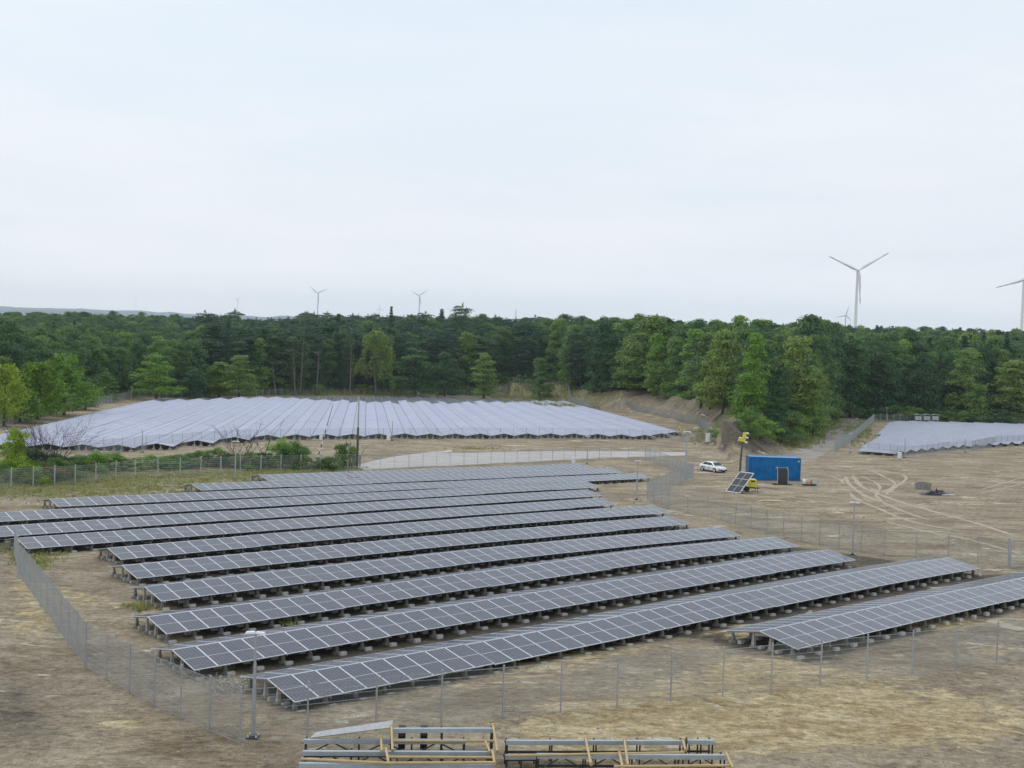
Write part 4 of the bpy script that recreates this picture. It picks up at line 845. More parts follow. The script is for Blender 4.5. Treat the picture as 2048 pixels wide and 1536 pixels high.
# ------------------------------------------------------------------ trees
def leaves(C, D, size, up=.35, asp=1.0):
    # one small quad per point; C centres, D outward directions
    n = len(C); D = D/np.maximum(np.linalg.norm(D, axis=1, keepdims=True), 1e-6)
    nrm = D+rng.normal(0, .55, (n, 3)); nrm[:, 2] += up; nrm /= np.linalg.norm(nrm, axis=1, keepdims=True)
    t = np.cross(nrm, rng.normal(0, 1, (n, 3))); t /= np.maximum(np.linalg.norm(t, axis=1, keepdims=True), 1e-6); b = np.cross(nrm, t)
    s = size*rng.uniform(.6, 1.3, (n, 1))/2; t = t*s*asp; b = b*s
    V = np.stack([C-t, C-b*.8, C+t, C+b*.8], 1).reshape(-1, 3)
    return V
def lobes(L, n, size, shell=.72, flat=1.0, up=.35):
    out = []
    for (c, r, w) in L:
        k = max(8, int(n*w)); d = rng.normal(0, 1, (k, 3)); d /= np.linalg.norm(d, axis=1, keepdims=True)
        d[:, 2] = np.where(d[:, 2] < -.35, -d[:, 2]*.6, d[:, 2])
        rr = rng.uniform(shell, 1.08, (k, 1)); P_ = np.array(c)+d*rr*np.array(r); out.append(leaves(P_, d*np.array([1, 1, 1.2]), size, up))
    return np.concatenate(out)
def strands(pts, dirs, size, seg, step, droop):
    C, D = [], []
    for p_, d_ in zip(pts, dirs):
        p_ = np.array(p_, float); d_ = np.array(d_, float)
        for i in range(seg):
            p_ = p_+d_*step; d_ = d_+np.array([0, 0, droop]); d_ /= np.linalg.norm(d_)
            for _ in range(3): C.append(p_+rng.normal(0, size*.45, 3)); D.append(d_*.2+rng.normal(0, .6, 3))
    return leaves(np.array(C), np.array(D), size, .3)
def crown(kind, seed, H):
    global rng; rng = np.random.default_rng(seed); r = rng
    parts = []; L = []
    if kind in ('broad', 'tall', 'round'):
        R, z0 = {'broad': (.25, .05), 'tall': (.17, .03), 'round': (.30, .03)}[kind]
        for i in range({'broad': 60, 'tall': 52, 'round': 58}[kind]):
            z = z0+(1-z0)*r.uniform(.05, .97); f = min(1, (math.sin(math.pi*min(1, ((z-z0)/(1-z0))**.75*.9+.1)))**.62+(.25 if z < .4 else 0))
            a = r.uniform(0, 6.283); rad = R*f*r.uniform(.35, 1.0); s = r.uniform(.055, .105)*(1.1 if z < .7 else .9)
            L.append(((rad*math.cos(a)*H, rad*math.sin(a)*H, z*H-s*.5*H), (s*H*1.15, s*H*1.15, s*H*.8), r.uniform(.6, 1.3)))
        parts.append(lobes(L, 150, H*.021, .6)); core = [((0, 0, (z0+.2+.5*q)*H), (R*.55*H, R*.55*H, .2*H), 1) for q in (0, .5, .9)]; parts.append(lobes(core, 250, H*.03, .3))
    elif kind == 'pine':
        for i in range(54):
            z = r.uniform(.2, .98); R = .21*(1-((z-.55)/.55)**2*.75) if z > .4 else .15; a = r.uniform(0, 6.283); rad = R*r.uniform(.3, 1.05); s = r.uniform(.05, .095)
            L.append(((rad*math.cos(a)*H, rad*math.sin(a)*H, z*H), (s*H*1.35, s*H*1.35, s*H*.38), r.uniform(.6, 1.2)))
        L.append(((0, 0, .99*H), (.02*H, .02*H, .05*H), .3)); parts.append(lobes(L, 130, H*.018, .4, 1, .6))
    elif kind == 'spruce':
        for t in range(30):
            z = .04+.95*t/29; R = .23*(1-z)+.02
            for a in np.arange(0, 6.283, 6.283/max(4, int(11*(1-z)+4))):
                aa = a+r.uniform(-.3, .3)+t; ln = R*r.uniform(.75, 1.1)
                L.append(((.6*ln*math.cos(aa)*H, .6*ln*math.sin(aa)*H, (z-.2*ln)*H), (ln*.5*H+.012*H, ln*.5*H+.012*H, .022*H+.1*ln*H), .6+ln*2.4))
        parts.append(lobes(L, 80, H*.018, .2, 1, .5))
        parts.append(lobes([((0, 0, .9*H), (.012*H, .012*H, .09*H), 1)], 120, H*.016, .2))
    elif kind == 'birch':
        for i in range(46):
            z = r.uniform(.28, 1.0); R = .20*math.sin(math.pi*min(1, (z-.1)/.95*.9+.05))**.8; a = r.uniform(0, 6.283); rad = R*r.uniform(.35, 1.0)
            c = np.array((rad*math.cos(a)*H, rad*math.sin(a)*H, z*H)); s = .04; L.append((tuple(c), (s*H, s*H, s*.7*H), .5))
            pts = [c+r.normal(0, .028*H, 3) for _ in range(9)]; parts.append(strands(pts, [(math.cos(a)*.5, math.sin(a)*.5, -.4)]*9, H*.016, int(r.uniform(5, 12)), H*.02, -.35))
        parts.append(lobes(L, 110, H*.018, .4))
    elif kind == 'spray':
        for i in range(84):
            z = r.uniform(.0, .93); R = .26*(1-z**1.8)+.06; a = r.uniform(0, 6.283)
            c = np.array((0.04*math.cos(a)*H, .04*math.sin(a)*H, z*H*.85)); el = r.uniform(.15, .9)+z*.4; d = np.array((math.cos(a)*math.cos(el), math.sin(a)*math.cos(el), math.sin(el)))
            n_ = 4; pts = [c+d*R*.3*H*r.uniform(.6, 1.2)+r.normal(0, .02*H, 3) for _ in range(n_)]; parts.append(strands(pts, [d+r.normal(0, .16, 3) for _ in range(n_)], H*.024, int(10*r.uniform(.7, 1.2)), R*H*.085, .02))
        parts.append(lobes([((0, 0, .35*H), (.14*H, .14*H, .3*H), 1), ((0, 0, .6*H), (.1*H, .1*H, .2*H), .8)], 500, H*.03, .3))
    elif kind == 'bush':
        for i in range(34):
            a = r.uniform(0, 6.283); rad = r.uniform(0, .75); z = r.uniform(.08, 1-.45*rad); s = r.uniform(.13, .24)
            L.append(((rad*math.cos(a)*H, rad*math.sin(a)*H, z*H*.85), (s*H, s*H, s*H*.8), r.uniform(.6, 1.2)))
        parts.append(lobes(L, 260, H*.042, .5))
    elif kind == 'sparse':
        for i in range(26):
            z = r.uniform(.45, 1.0); a = r.uniform(0, 6.283); rad = .2*r.uniform(.2, 1)*(1.1-abs(z-.75)*1.6); s = r.uniform(.03, .06)
            L.append(((rad*math.cos(a)*H, rad*math.sin(a)*H, z*H), (s*H*1.2, s*H*1.2, s*H*.6), r.uniform(.5, 1)))
        parts.append(lobes(L, 60, H*.018, .3))
    V = np.concatenate(parts); Q = np.arange(len(V)).reshape(-1, 4)
    return V, Q
def trunk_mb(kind, seed, H, limbs=9):
    r = np.random.default_rng(seed+99); mb = MB(); top = H*.8; w = H*.013+.04
    pts = [(0, 0, -.4)]; x = y = 0
    for i in range(1, 7): x += r.normal(0, .006*H); y += r.normal(0, .006*H); pts.append((x, y, top*i/6))
    mb.tube(pts, [w*1.25]+[w*(1-.14*i) for i in range(1, 7)], 7)
    for i in range(limbs):
        k = r.uniform(.25, .9); z = top*k; ii = min(5, int(k*6)); bx = pts[ii][0]; by = pts[ii][1]; a = r.uniform(0, 6.283); ln = H*r.uniform(.10, .22)*(1.15-k*.5)
        mb.tube([(bx, by, z), (bx+math.cos(a)*ln*.5, by+math.sin(a)*ln*.5, z+ln*.35), (bx+math.cos(a)*ln, by+math.sin(a)*ln, z+ln*.8)], [w*.42, w*.28, w*.1], 5, 0, False)
    return mb
def bare_tree(H, seed, spread=.5, n0=7, depth=4, w0=.09):
    r = np.random.default_rng(seed); mb = MB()
    def br(p_, d_, ln, w, k):
        pts = [p_]; dd = d_
        for i in range(3):
            dd = (dd+Vector(r.normal(0, .12, 3))); dd.z += .03; dd.normalize(); pts.append(pts[-1]+dd*ln/3)
        mb.tube(pts, [w, w*.85, w*.7, w*.55], 5 if w > .02 else 4, 0, False)
        if k > 0:
            for _ in range(int(r.integers(2, 4))):
                nd = (dd+Vector(r.normal(0, .42, 3))).normalized(); br(pts[int(r.integers(1, 4))], nd, ln*r.uniform(.55, .8), w*.55, k-1)
            br(pts[-1], (dd+Vector(r.normal(0, .2, 3))).normalized(), ln*.75, w*.6, k-1)
    for i in range(n0):
        a = 6.283*i/n0+r.uniform(-.3, .3); d_ = Vector((math.cos(a)*spread, math.sin(a)*spread, 1)).normalized(); br(Vector((math.cos(a)*.12, math.sin(a)*.12, -.1)), d_, H*.34, w0*r.uniform(.6, 1), depth)
    return mb
PROTO = {}
def proto(kind, seed, leaf, H):
    key = (kind, seed, leaf)
    if key not in PROTO:
        V, Q = crown(kind, seed, H); PROTO[key] = (qmesh('crown', V, Q, leaf), trunk_mb(kind, seed, H).mesh('trunk', 'bark_pale' if kind in ('birch', 'sparse') else 'bark'), H)
    return PROTO[key]
def tree(p, key, H, label, group=None, wx=1.0, name='broadleaf_tree', cat='tree', rz=None):
    cm, tm, H0 = proto(*key, 20. if key[0] != 'bush' else 4.)
    root = thing(name, label, cat, p, random.uniform(0, 6.28) if rz is None else rz, group); s = H/H0
    root.scale = (s*wx, s*wx, s)
    if key[0] != 'bush': ob('trunk', tm, root)
    else: ob('stem', tm_bush(), root)
    return root, ob('crown', cm, root)
_tb = []
def tm_bush():
    if not _tb:
        mb = MB()
        for i in range(5): a = i*1.257; mb.tube([(0, 0, -.3), (math.cos(a)*.5, math.sin(a)*.5, 1.2), (math.cos(a)*1.1, math.sin(a)*1.1, 2.4)], [.07, .05, .02], 5, 0, False)
        _tb.append(mb.mesh('stem', 'bark'))
    return _tb[0]
K = {'b1': ('broad', 1, 'leaf_dark'), 'b2': ('broad', 2, 'leaf_mid'), 'b3': ('round', 3, 'leaf_dark'), 't1': ('tall', 4, 'leaf_mid'), 't2': ('tall', 5, 'leaf_dark'), 'p1': ('pine', 6, 'leaf_pine'), 'p2': ('pine', 7, 'leaf_pine'),
     's1': ('spruce', 8, 'leaf_pine'), 'bi': ('birch', 9, 'leaf_olive'), 'br': ('round', 10, 'leaf_bright'), 'sy': ('spray', 11, 'leaf_yellow'), 'sb': ('spray', 12, 'leaf_bright'), 'ol': ('broad', 13, 'leaf_olive'), 'sp': ('sparse', 14, 'leaf_mid'),
     'bd': ('bush', 15, 'leaf_dark'), 'bb': ('bush', 16, 'leaf_bright'), 'bo': ('bush', 17, 'leaf_olive'), 'brr': ('bush', 18, 'leaf_rust'), 'bm': ('bush', 19, 'leaf_mid'), 'by': ('bush', 20, 'leaf_yellow'), 't3': ('tall', 21, 'leaf_bright'), 'ty': ('tall', 22, 'leaf_yellow')}
taken = []
def placed(px, pyb, pyt, wpx, k, label, name='broadleaf_tree', Y=None, cat='tree', base=None):
    p = at(px, pyb) if Y is None else None
    if Y is not None:
        q = atd(px, pyb, Y); p = Vector((q.x, q.y, float(ground(q.x, q.y))))
    ztop = atd(px, pyt, p.y).z; H = ztop-p.z
    Rn = {'broad': .30, 'round': .35, 'tall': .22, 'pine': .26, 'spruce': .19, 'birch': .24, 'spray': .30, 'sparse': .22, 'bush': .9}[K[k][0]]
    wx = (wpx*p.y/F_PX/2)/(Rn*H); taken.append((p.x, p.y, max(2.5, Rn*H*wx*.8)))
    return tree(p, K[k], H, label, None, max(.45, min(2.2, wx)), name, cat)
bt = [(8, 850, 712, 90, 'sy', 'yellow green young tree at the left picture edge', 205), (75, 835, 708, 115, 'sy', 'bright yellow green feathery tree, second from the left edge', 225), (128, 826, 692, 120, 'sb', 'tallest feathery light green tree near the left edge', 240),
      (40, 840, 765, 90, 'sb', 'low light green feathery tree against the left fence', 215), (170, 818, 762, 80, 'b2', 'low mid green tree by the left fence bend', 262),
      (235, 795, 690, 95, 'b2', 'mid green rounded tree left of the tall pale green one', 330), (318, 793, 668, 72, 't1', 'tall pale green tree rising behind the vivid green one', 345), (313, 790, 706, 105, 'br', 'vivid green spreading tree left of centre behind the far fence', 318),
      (212, 803, 742, 55, 'b2', 'small grey green tree left of the vivid green tree', 300), (388, 790, 735, 70, 'b3', 'dark round tree right of the vivid green tree', 335), (438, 788, 722, 70, 'ty', 'yellow green tree left of the bare trunks', 345), (478, 789, 708, 80, 'ol', 'olive brown tree next to the yellow green one', 342),
      (752, 787, 660, 82, 'bi', 'weeping birch with hanging branches at the forest edge', 394), (968, 790, 702, 60, 't1', 'light green pointed tree right of the weeping birch', 400), (1080, 792, 712, 60, 'b2', 'small bright green tree with a flat crown at the forest edge', 396),
      (920, 780, 610, 66, 'p1', 'tall pine standing above the skyline right of the small turbines', 440), (778, 780, 614, 34, 's1', 'spruce tip rising above the skyline left of the tall pine', 450),
      (1300, 800, 628, 150, 'ol', 'very tall olive tree with ragged top above the earth bank', 348), (1225, 800, 648, 120, 'b2', 'broad fresh green tree left of the ragged olive one', 385), (1385, 815, 655, 80, 't3', 'light green tree behind the dark pine on the bank', 310), (1420, 845, 662, 130, 'ol', 'broad olive green tree behind the slender birch on the bank', 275),
      (1400, 850, 720, 100, 'p2', 'dark layered pine on top of the earth bank', 288), (1468, 870, 716, 55, 'sp', 'slender pale trunked birch at the right end of the bank', 250), (1490, 874, 745, 80, 't3', 'bright green bushy tree behind the dirt mound', 226),
      (1545, 884, 790, 85, 'b3', 'dark green rounded tree right of the dirt mound', 226), (1548, 868, 700, 90, 'b1', 'dark tree behind the rounded one by the dirt mound', 240), (1590, 862, 668, 130, 'ol', 'large olive tree left of the dirt road', 252), (1625, 868, 740, 90, 'b2', 'lower green tree at the roadside, left of the dirt road', 250),
      (1700, 838, 668, 90, 't2', 'tall dark tree right of where the road enters the forest', 345), (1760, 838, 672, 100, 'b1', 'tall dark green tree behind the oblique fence corner', 346), (2025, 845, 718, 120, 'ol', 'olive green tree at the right picture edge', 346), (1930, 842, 690, 90, 'b2', 'mid green tree behind the right hand field', 346),
      (1845, 842, 700, 80, 'b3', 'dark tree behind the white inverter cabinets', 345), (830, 788, 690, 100, 'b1', 'dark broad tree right of the weeping birch', 398), (890, 788, 700, 80, 'b3', 'dark rounded tree left of the light pointed one', 398)]
for px, yb_, yt_, w_, k, l, Y in bt:
    nm_ = {'p1': 'pine_tree', 'p2': 'pine_tree', 's1': 'spruce_tree', 'bi': 'birch_tree', 'sp': 'birch_tree'}.get(k, 'broadleaf_tree'); placed(px, yb_, yt_, w_, k, l, nm_, Y)
# bare leaning trunks at the forest edge and twigs
for (px, pyb, pyt, Y, sd_, l, lean) in [(551, 787, 720, 372, 1, 'pale leaning bare trunk left of the tall bare pine', -.12), (600, 788, 650, 378, 2, 'tall pale trunked half bare pine at the forest edge', .04), (590, 788, 690, 374, 3, 'thinner bare trunk just left of the tall pale one', -.06), (633, 787, 700, 378, 4, 'thin straight bare trunk right of the tall pale one', .03), (700, 785, 668, 386, 5, 'slim straight trunk left of the weeping birch', .0)]:
    q = atd(px, pyb, Y); p = Vector((q.x, q.y, float(ground(q.x, q.y)))); H = atd(px, pyt, Y).z-p.z; t_ = thing('bare_tree', l, 'tree', p); mb = MB(); r_ = np.random.default_rng(sd_)
    mb.tube([(0, 0, -.3), (lean*H*.4, 0, H*.4), (lean*H, 0, H)], [.26, .19, .08], 7)
    for k in range(16):
        z = H*r_.uniform(.35, .97); a = r_.uniform(0, 6.28); ln = H*r_.uniform(.06, .2); mb.tube([(lean*z, 0, z), (lean*z+math.cos(a)*ln, math.sin(a)*ln, z+ln*r_.uniform(.1, .9))], [.07, .02], 4, 0, False)
    mb.build('trunk', 'bark_pale', t_); taken.append((p.x, p.y, 2.0))
    if sd_ in (2, 5):
        L_ = [((lean*H+r_.normal(0, H*.12), r_.normal(0, H*.1), H*r_.uniform(.75, 1.05)), (H*.07, H*.07, H*.03), 1) for _ in range(14)]; rng = r_; V_ = lobes(L_, 90, H*.017, .3); ob('crown', qmesh('crown', V_, np.arange(len(V_)).reshape(-1, 4), 'leaf_pine'), t_)
# dead twigs over the ragged olive tree
# bushes of the strip between the two fields
bs_ = [(30, 958, 852, 75, 'by', 'tall yellow green bush at the left edge with pale leaf tips'), (75, 952, 890, 80, 'bd', 'dark green bush beside the bare shrub'), (125, 948, 905, 60, 'bd', 'dark bush right of the bare shrub foot'), (12, 966, 918, 55, 'bb', 'low light bush at the very left edge'),
       (55, 968, 928, 70, 'by', 'low yellow green bush in front of the tall one'), (95, 962, 928, 60, 'brr', 'rust coloured low shrub below the bare shrub'), (190, 944, 898, 70, 'bb', 'light green bush with upright shoots left of centre'), (228, 940, 905, 50, 'bm', 'mid green bush at the right of the upright one'), (140, 955, 932, 70, 'bo', 'low olive shrub along the fence'),
       (300, 935, 912, 60, 'bm', 'low green bush behind the grass fence, left of the lamp post'), (345, 932, 908, 70, 'bo', 'low olive bush behind the grass fence'), (395, 932, 903, 60, 'bm', 'rounder green bush left of the lamp post on the grass'), (432, 930, 896, 50, 'bm', 'green bush next to the lamp post on the grass'),
       (562, 934, 870, 72, 'bb', 'dense bright green bush in the middle of the strip'), (602, 936, 892, 52, 'bm', 'lower right shoulder bush beside the dense bright one'), (525, 936, 900, 50, 'bd', 'dark bush left of the dense bright one'), (640, 938, 914, 46, 'bo', 'small olive bush at the foot of the striped boom'), (686, 936, 878, 44, 'bo', 'thin yellowish bush left of the tall two tone pole'), (265, 940, 922, 50, 'by', 'small yellowish shrub behind the grass fence')]
bs_ += [(1455, 880, 838, 55, 'bb', 'light green bush spilling down the bank behind the street lamp'), (1520, 886, 830, 70, 'bb', 'light green bush between dirt mound and dark tree'), (1500, 878, 815, 60, 'bm', 'green bush on top of the bank end'), (1590, 880, 822, 80, 'bm', 'green bush at the roadside below the large olive tree'), (1620, 868, 815, 70, 'bo', 'olive bush at the roadside before the road enters the wood'), (1560, 886, 845, 70, 'bd', 'dark bush just left of the roadside grass'), (330, 938, 915, 60, 'bb', 'low light green bush between two olive ones behind the fence'), (372, 936, 910, 60, 'bd', 'dark low bush behind the grass fence'), (455, 934, 902, 60, 'bd', 'dark bush immediately behind the grass lamp post'), (498, 937, 905, 60, 'bm', 'green bush between the two leafless shrubs'), (585, 938, 880, 60, 'bm', 'mid green bush leaning against the dense bright one'), (160, 945, 910, 70, 'bm', 'dark green bush between bare shrub and upright one'), (45, 950, 885, 90, 'bo', 'wide olive bush behind the tall yellow green one'), (245, 938, 912, 60, 'bd', 'dark low bush right of the upright light bush'), (660, 940, 915, 50, 'bm', 'low green bush between boom and two tone pole'), (110, 960, 915, 70, 'bm', 'dense green bush at the foot of the large bare shrub')]
for px, yb_, yt_, w_, k, l in bs_: placed(px, yb_, yt_-4, w_*1.55, k, l, 'bush', None, 'bush')
for px, yb_, yt_, sd_, sp_, n0, l in [(100, 955, 800, 3, .7, 9, 'large leafless shrub with spread branches in front of the large far field'), (482, 938, 812, 8, .35, 3, 'leafless branching shrub behind the lamp post on the grass'), (515, 936, 815, 12, .5, 2, 'leafless shrub with long bare shoots left of the dense green bush'), (705, 934, 868, 17, .5, 3, 'small leafless twiggy shrub by the tall two tone pole')]:
    p = at(px, yb_); H = hpx(p, yb_-yt_); t_ = thing('bare_shrub', l, 'shrub', p); bare_tree(H*1.0, sd_, sp_, n0, 4 if n0 > 5 else 3, .07).build('branches', 'twig', t_)
# ------------------------------------------------------------------ forest
LF = A([(-30, 862), (51, 841), (115, 827), (180, 814), (263, 797)])
BKX = [-94, -79.5, -63.5, -50, -30, -4, 10, 20]; 
_bk = A([(263, 797), (445, 793), (600, 790), (700, 789), (840, 789), (1000, 791), (1130, 797)]); bkx = [p.x for p in _bk]; bky = [p.y for p in _bk]
_b3 = A([(1748, 843), (1900, 843), (2048, 849)]); 
def in_forest(x, y):
    if abs(x) > .46*y+6: return False
    dr = float(segdist(x, y, ROAD)[0]);
    if dr < 5.5 and y < 395: return False
    if x < _bk[0].x: 
        lx = float(np.interp(y, [p.y for p in LF], [p.x for p in LF])); return y > 215 and x < lx-6
    if x <= _bk[-1].x: return y > float(np.interp(x, bkx, bky))+6
    d, sg, par = segdist(x, y, BANK); east = float(d)*float(sg)
    _, sr, _ = segdist(x, y, ROAD)
    if float(sr) > 0: return (float(sg) > 0 and d > 6.5 and y > 218) or y > 408
    return y > 343 and x > 70
def topline(px): return np.interp(px, [-50, 0, 300, 470, 560, 640, 700, 900, 1000, 1200, 1300, 1400, 1600, 1800, 2048, 2100], [628, 627, 630, 641, 642, 634, 637, 636, 641, 643, 640, 647, 650, 657, 662, 662])
cand = []
frng = random.Random(5)
y = 205.0
while y < 1150:
    sp_ = 5.0 if y < 480 else 5.0+(y-480)*.008
    x = -.47*y-8
    while x < .47*y+8:
        cx, cy = x+frng.uniform(-.42, .42)*sp_, y+frng.uniform(-.42, .42)*sp_
        if in_forest(cx, cy) and not any((cx-a)**2+(cy-b)**2 < (r_+1.2)**2 for a, b, r_ in taken): cand.append((cx, cy))
        x += sp_
    y += sp_*.93
cand.sort(key=lambda q: q[1])
bins = {}; near = []; far = []
for (x, y) in cand:
    az = x/y; w_ = 3.0/y; k0 = int((az-w_)*400); k1 = int((az+w_)*400); rank = min(bins.get(k, 0) for k in range(k0, k1+1))
    for k in range(k0, k1+1): bins[k] = bins.get(k, 0)+1
    (near if rank < 3 else far).append((x, y, rank))
near.sort(key=lambda q: (q[2], q[1])); far += near[236:]; near = near[:236]
KIND = {'t3': ('broadleaf_tree', 'light green slender tree among the forest edge trees'), 'b1': ('broadleaf_tree', 'dark broadleaf tree among the forest edge trees'), 'b2': ('broadleaf_tree', 'mid green broadleaf tree among the forest edge trees'), 'b3': ('broadleaf_tree', 'dark rounded broadleaf tree among the forest edge trees'), 't1': ('broadleaf_tree', 'slender mid green tree among the forest edge trees'),
        't2': ('broadleaf_tree', 'slender dark tree among the forest edge trees'), 'p1': ('pine_tree', 'dark pine among the forest edge trees'), 'p2': ('pine_tree', 'dark flat branched pine among the forest edge trees'), 's1': ('spruce_tree', 'dark pointed spruce among the forest edge trees'), 'ol': ('broadleaf_tree', 'olive green broadleaf tree among the forest edge trees')}
def species(x, y, r_):
    v = float(vnoise(x, y, 28, 4)); a = x/y
    if a < -.28: w = {'b1': 5, 'b3': 4, 'b2': 2, 't2': 2, 's1': .3, 'ol': .6}
    elif a < .02: w = {'p1': 4, 'p2': 3.5, 'b1': 3, 't2': 1.5, 's1': 1.2, 'b2': 1 if v > 0 else .3}
    else: w = {'b1': 3, 'b2': 3, 'b3': 2, 't1': 1.6, 't2': 2, 'p1': 1.2, 's1': .8, 'ol': 2 if v > 0 else .5, 't3': .5}
    ks = list(w); return r_.choices(ks, [w[k] for k in ks])[0]
crown_of = {}
def htree(x, y, r_, rank):
    px, _ = proj(x, y, 15.); g = float(ground(x, y)); zt = atd(float(px), float(topline(float(px))), y).z; Hm = zt-g
    cap = 19 if x/y < -.26 else 23.5 if x/y < .02 else 25
    H = min(cap, Hm)*(r_.uniform(.68, .95) if rank == 0 else r_.uniform(.8, .98) if rank < 3 else r_.uniform(.80, 1.02))
    if r_.random() < .16: H *= r_.uniform(1.04, 1.18)
    return max(7, H)
r_ = random.Random(11)
for (x, y, rank) in near:
    k = species(x, y, r_); nm_, lb = KIND[k]; H = htree(x, y, r_, rank)
    if x < LF[-1].x and y < 300: H = min(H, 12*r_.uniform(.7, 1))
    side = 'left of the far field' if x < -88 else 'behind the large far field' if x/y < .05 else 'above the earth bank' if x/y < .26 else 'behind the right hand field'
    lb = lb.replace('among the forest edge trees', ('in the front line ' if rank == 0 else 'in the second line ' if rank == 1 else 'deeper in the wood ')+side)
    rt, cr = tree(Vector((x, y, float(ground(x, y))-.2)), K[k], H, lb, 'trees of the forest edge', r_.uniform(.72, 1.05), nm_)
    crown_of.setdefault(k, cr)
for i in range(34):
    yy = 200+100*i/34; xx = float(np.interp(yy, [p.y for p in LF], [p.x for p in LF]))-4-r_.uniform(0, 3); k = r_.choice(['bm', 'bb', 'bo', 'bd'])
    if abs(xx) < .46*yy+4: tree(Vector((xx, yy, float(ground(xx, yy))-.1)), K[k], r_.uniform(2.5, 5), {'bm': 'mid green', 'bb': 'light green', 'bo': 'olive', 'bd': 'dark'}[k]+' bush behind the left fence of the large field', 'bushes behind the left fence', r_.uniform(.9, 1.4), 'bush', 'bush')
for i in range(46):
    f_ = i/45; ex = None
    if i < 30: xx = -90+130*i/30; yy = float(np.interp(xx, bkx, bky))+4.5 if xx < _bk[-1].x-6 else None
    else: xx = 98+60*(i-30)/16; yy = 340.
    if yy is None: continue
    k = r_.choice(['bd', 'bm', 'bd', 'bm', 'bo']); xx += r_.uniform(-1, 1); yy += r_.uniform(-1, 2)
    if float(segdist(xx, yy, ROAD)[0]) < 6: continue
    tree(Vector((xx, yy, float(ground(xx, yy))-.1)), K[k], r_.uniform(2.5, 5.5), {'bd': 'dark', 'bm': 'mid green', 'bo': 'olive'}[k]+' undergrowth bush at the foot of the forest edge', 'undergrowth bushes of the forest edge', r_.uniform(.9, 1.4), 'bush', 'bush')
# everything deeper in the wood reads as one mass
pv, pk, ps, pr2 = [], [], [], []; kl = list(crown_of)
for (x, y, rank) in far:
    k = species(x, y, r_);
    if k not in crown_of: k = kl[0]
    H = htree(x, y, r_, 5); pv.append((x, y, float(ground(x, y))-.3)); pk.append(kl.index(k)); ps.append(H/20.); pr2.append(r_.uniform(0, 6.28))
me = bpy.data.meshes.new('forest'); me.from_pydata(pv, [], [])
for nm_, ty, dt in (('kind_id', 'INT', pk), ('size', 'FLOAT', ps), ('turn', 'FLOAT', pr2)):
    at2 = me.attributes.new(nm_, ty, 'POINT'); at2.data.foreach_set('value', dt)
fo = ob('forest', me, label='dark mixed forest stretching to the horizon behind the edge trees', cat='forest', kind='stuff')
ng = bpy.data.node_groups.new('forest_scatter', 'GeometryNodeTree'); ng.interface.new_socket('Geometry', in_out='INPUT', socket_type='NodeSocketGeometry'); ng.interface.new_socket('Geometry', in_out='OUTPUT', socket_type='NodeSocketGeometry')
gi = ng.nodes.new('NodeGroupInput'); go = ng.nodes.new('NodeGroupOutput'); jn = ng.nodes.new('GeometryNodeJoinGeometry')
def named(nm_, ty): q = ng.nodes.new('GeometryNodeInputNamedAttribute'); q.data_type = ty; q.inputs['Name'].default_value = nm_; return q.outputs['Attribute']
kid, siz, tur = named('kind_id', 'INT'), named('size', 'FLOAT'), named('turn', 'FLOAT')
cz = ng.nodes.new('ShaderNodeCombineXYZ'); ng.links.new(tur, cz.inputs[2]); er = ng.nodes.new('FunctionNodeEulerToRotation'); ng.links.new(cz.outputs[0], er.inputs[0])
cs = ng.nodes.new('ShaderNodeCombineXYZ'); sw = ng.nodes.new('ShaderNodeMath'); sw.operation = 'MULTIPLY'; sw.inputs[1].default_value = .98; ng.links.new(siz, sw.inputs[0])
ng.links.new(sw.outputs[0], cs.inputs[0]); ng.links.new(sw.outputs[0], cs.inputs[1]); ng.links.new(siz, cs.inputs[2])
for i, k in enumerate(kl):
    oi = ng.nodes.new('GeometryNodeObjectInfo'); oi.inputs['Object'].default_value = crown_of[k]; oi.inputs['As Instance'].default_value = True; oi.transform_space = 'ORIGINAL'
    cp = ng.nodes.new('FunctionNodeCompare'); cp.data_type = 'INT'; cp.operation = 'EQUAL'; ng.links.new(kid, cp.inputs[2]); cp.inputs[3].default_value = i
    ip = ng.nodes.new('GeometryNodeInstanceOnPoints'); ng.links.new(gi.outputs[0], ip.inputs['Points']); ng.links.new(cp.outputs[0], ip.inputs['Selection']); ng.links.new(oi.outputs['Geometry'], ip.inputs['Instance'])
    ng.links.new(er.outputs[0], ip.inputs['Rotation']); ng.links.new(cs.outputs[0], ip.inputs['Scale']); ng.links.new(ip.outputs[0], jn.inputs[0])
ng.links.new(jn.outputs[0], go.inputs[0]); md = fo.modifiers.new('scatter', 'NODES'); md.node_group = ng
print('near', len(near), 'far', len(far))
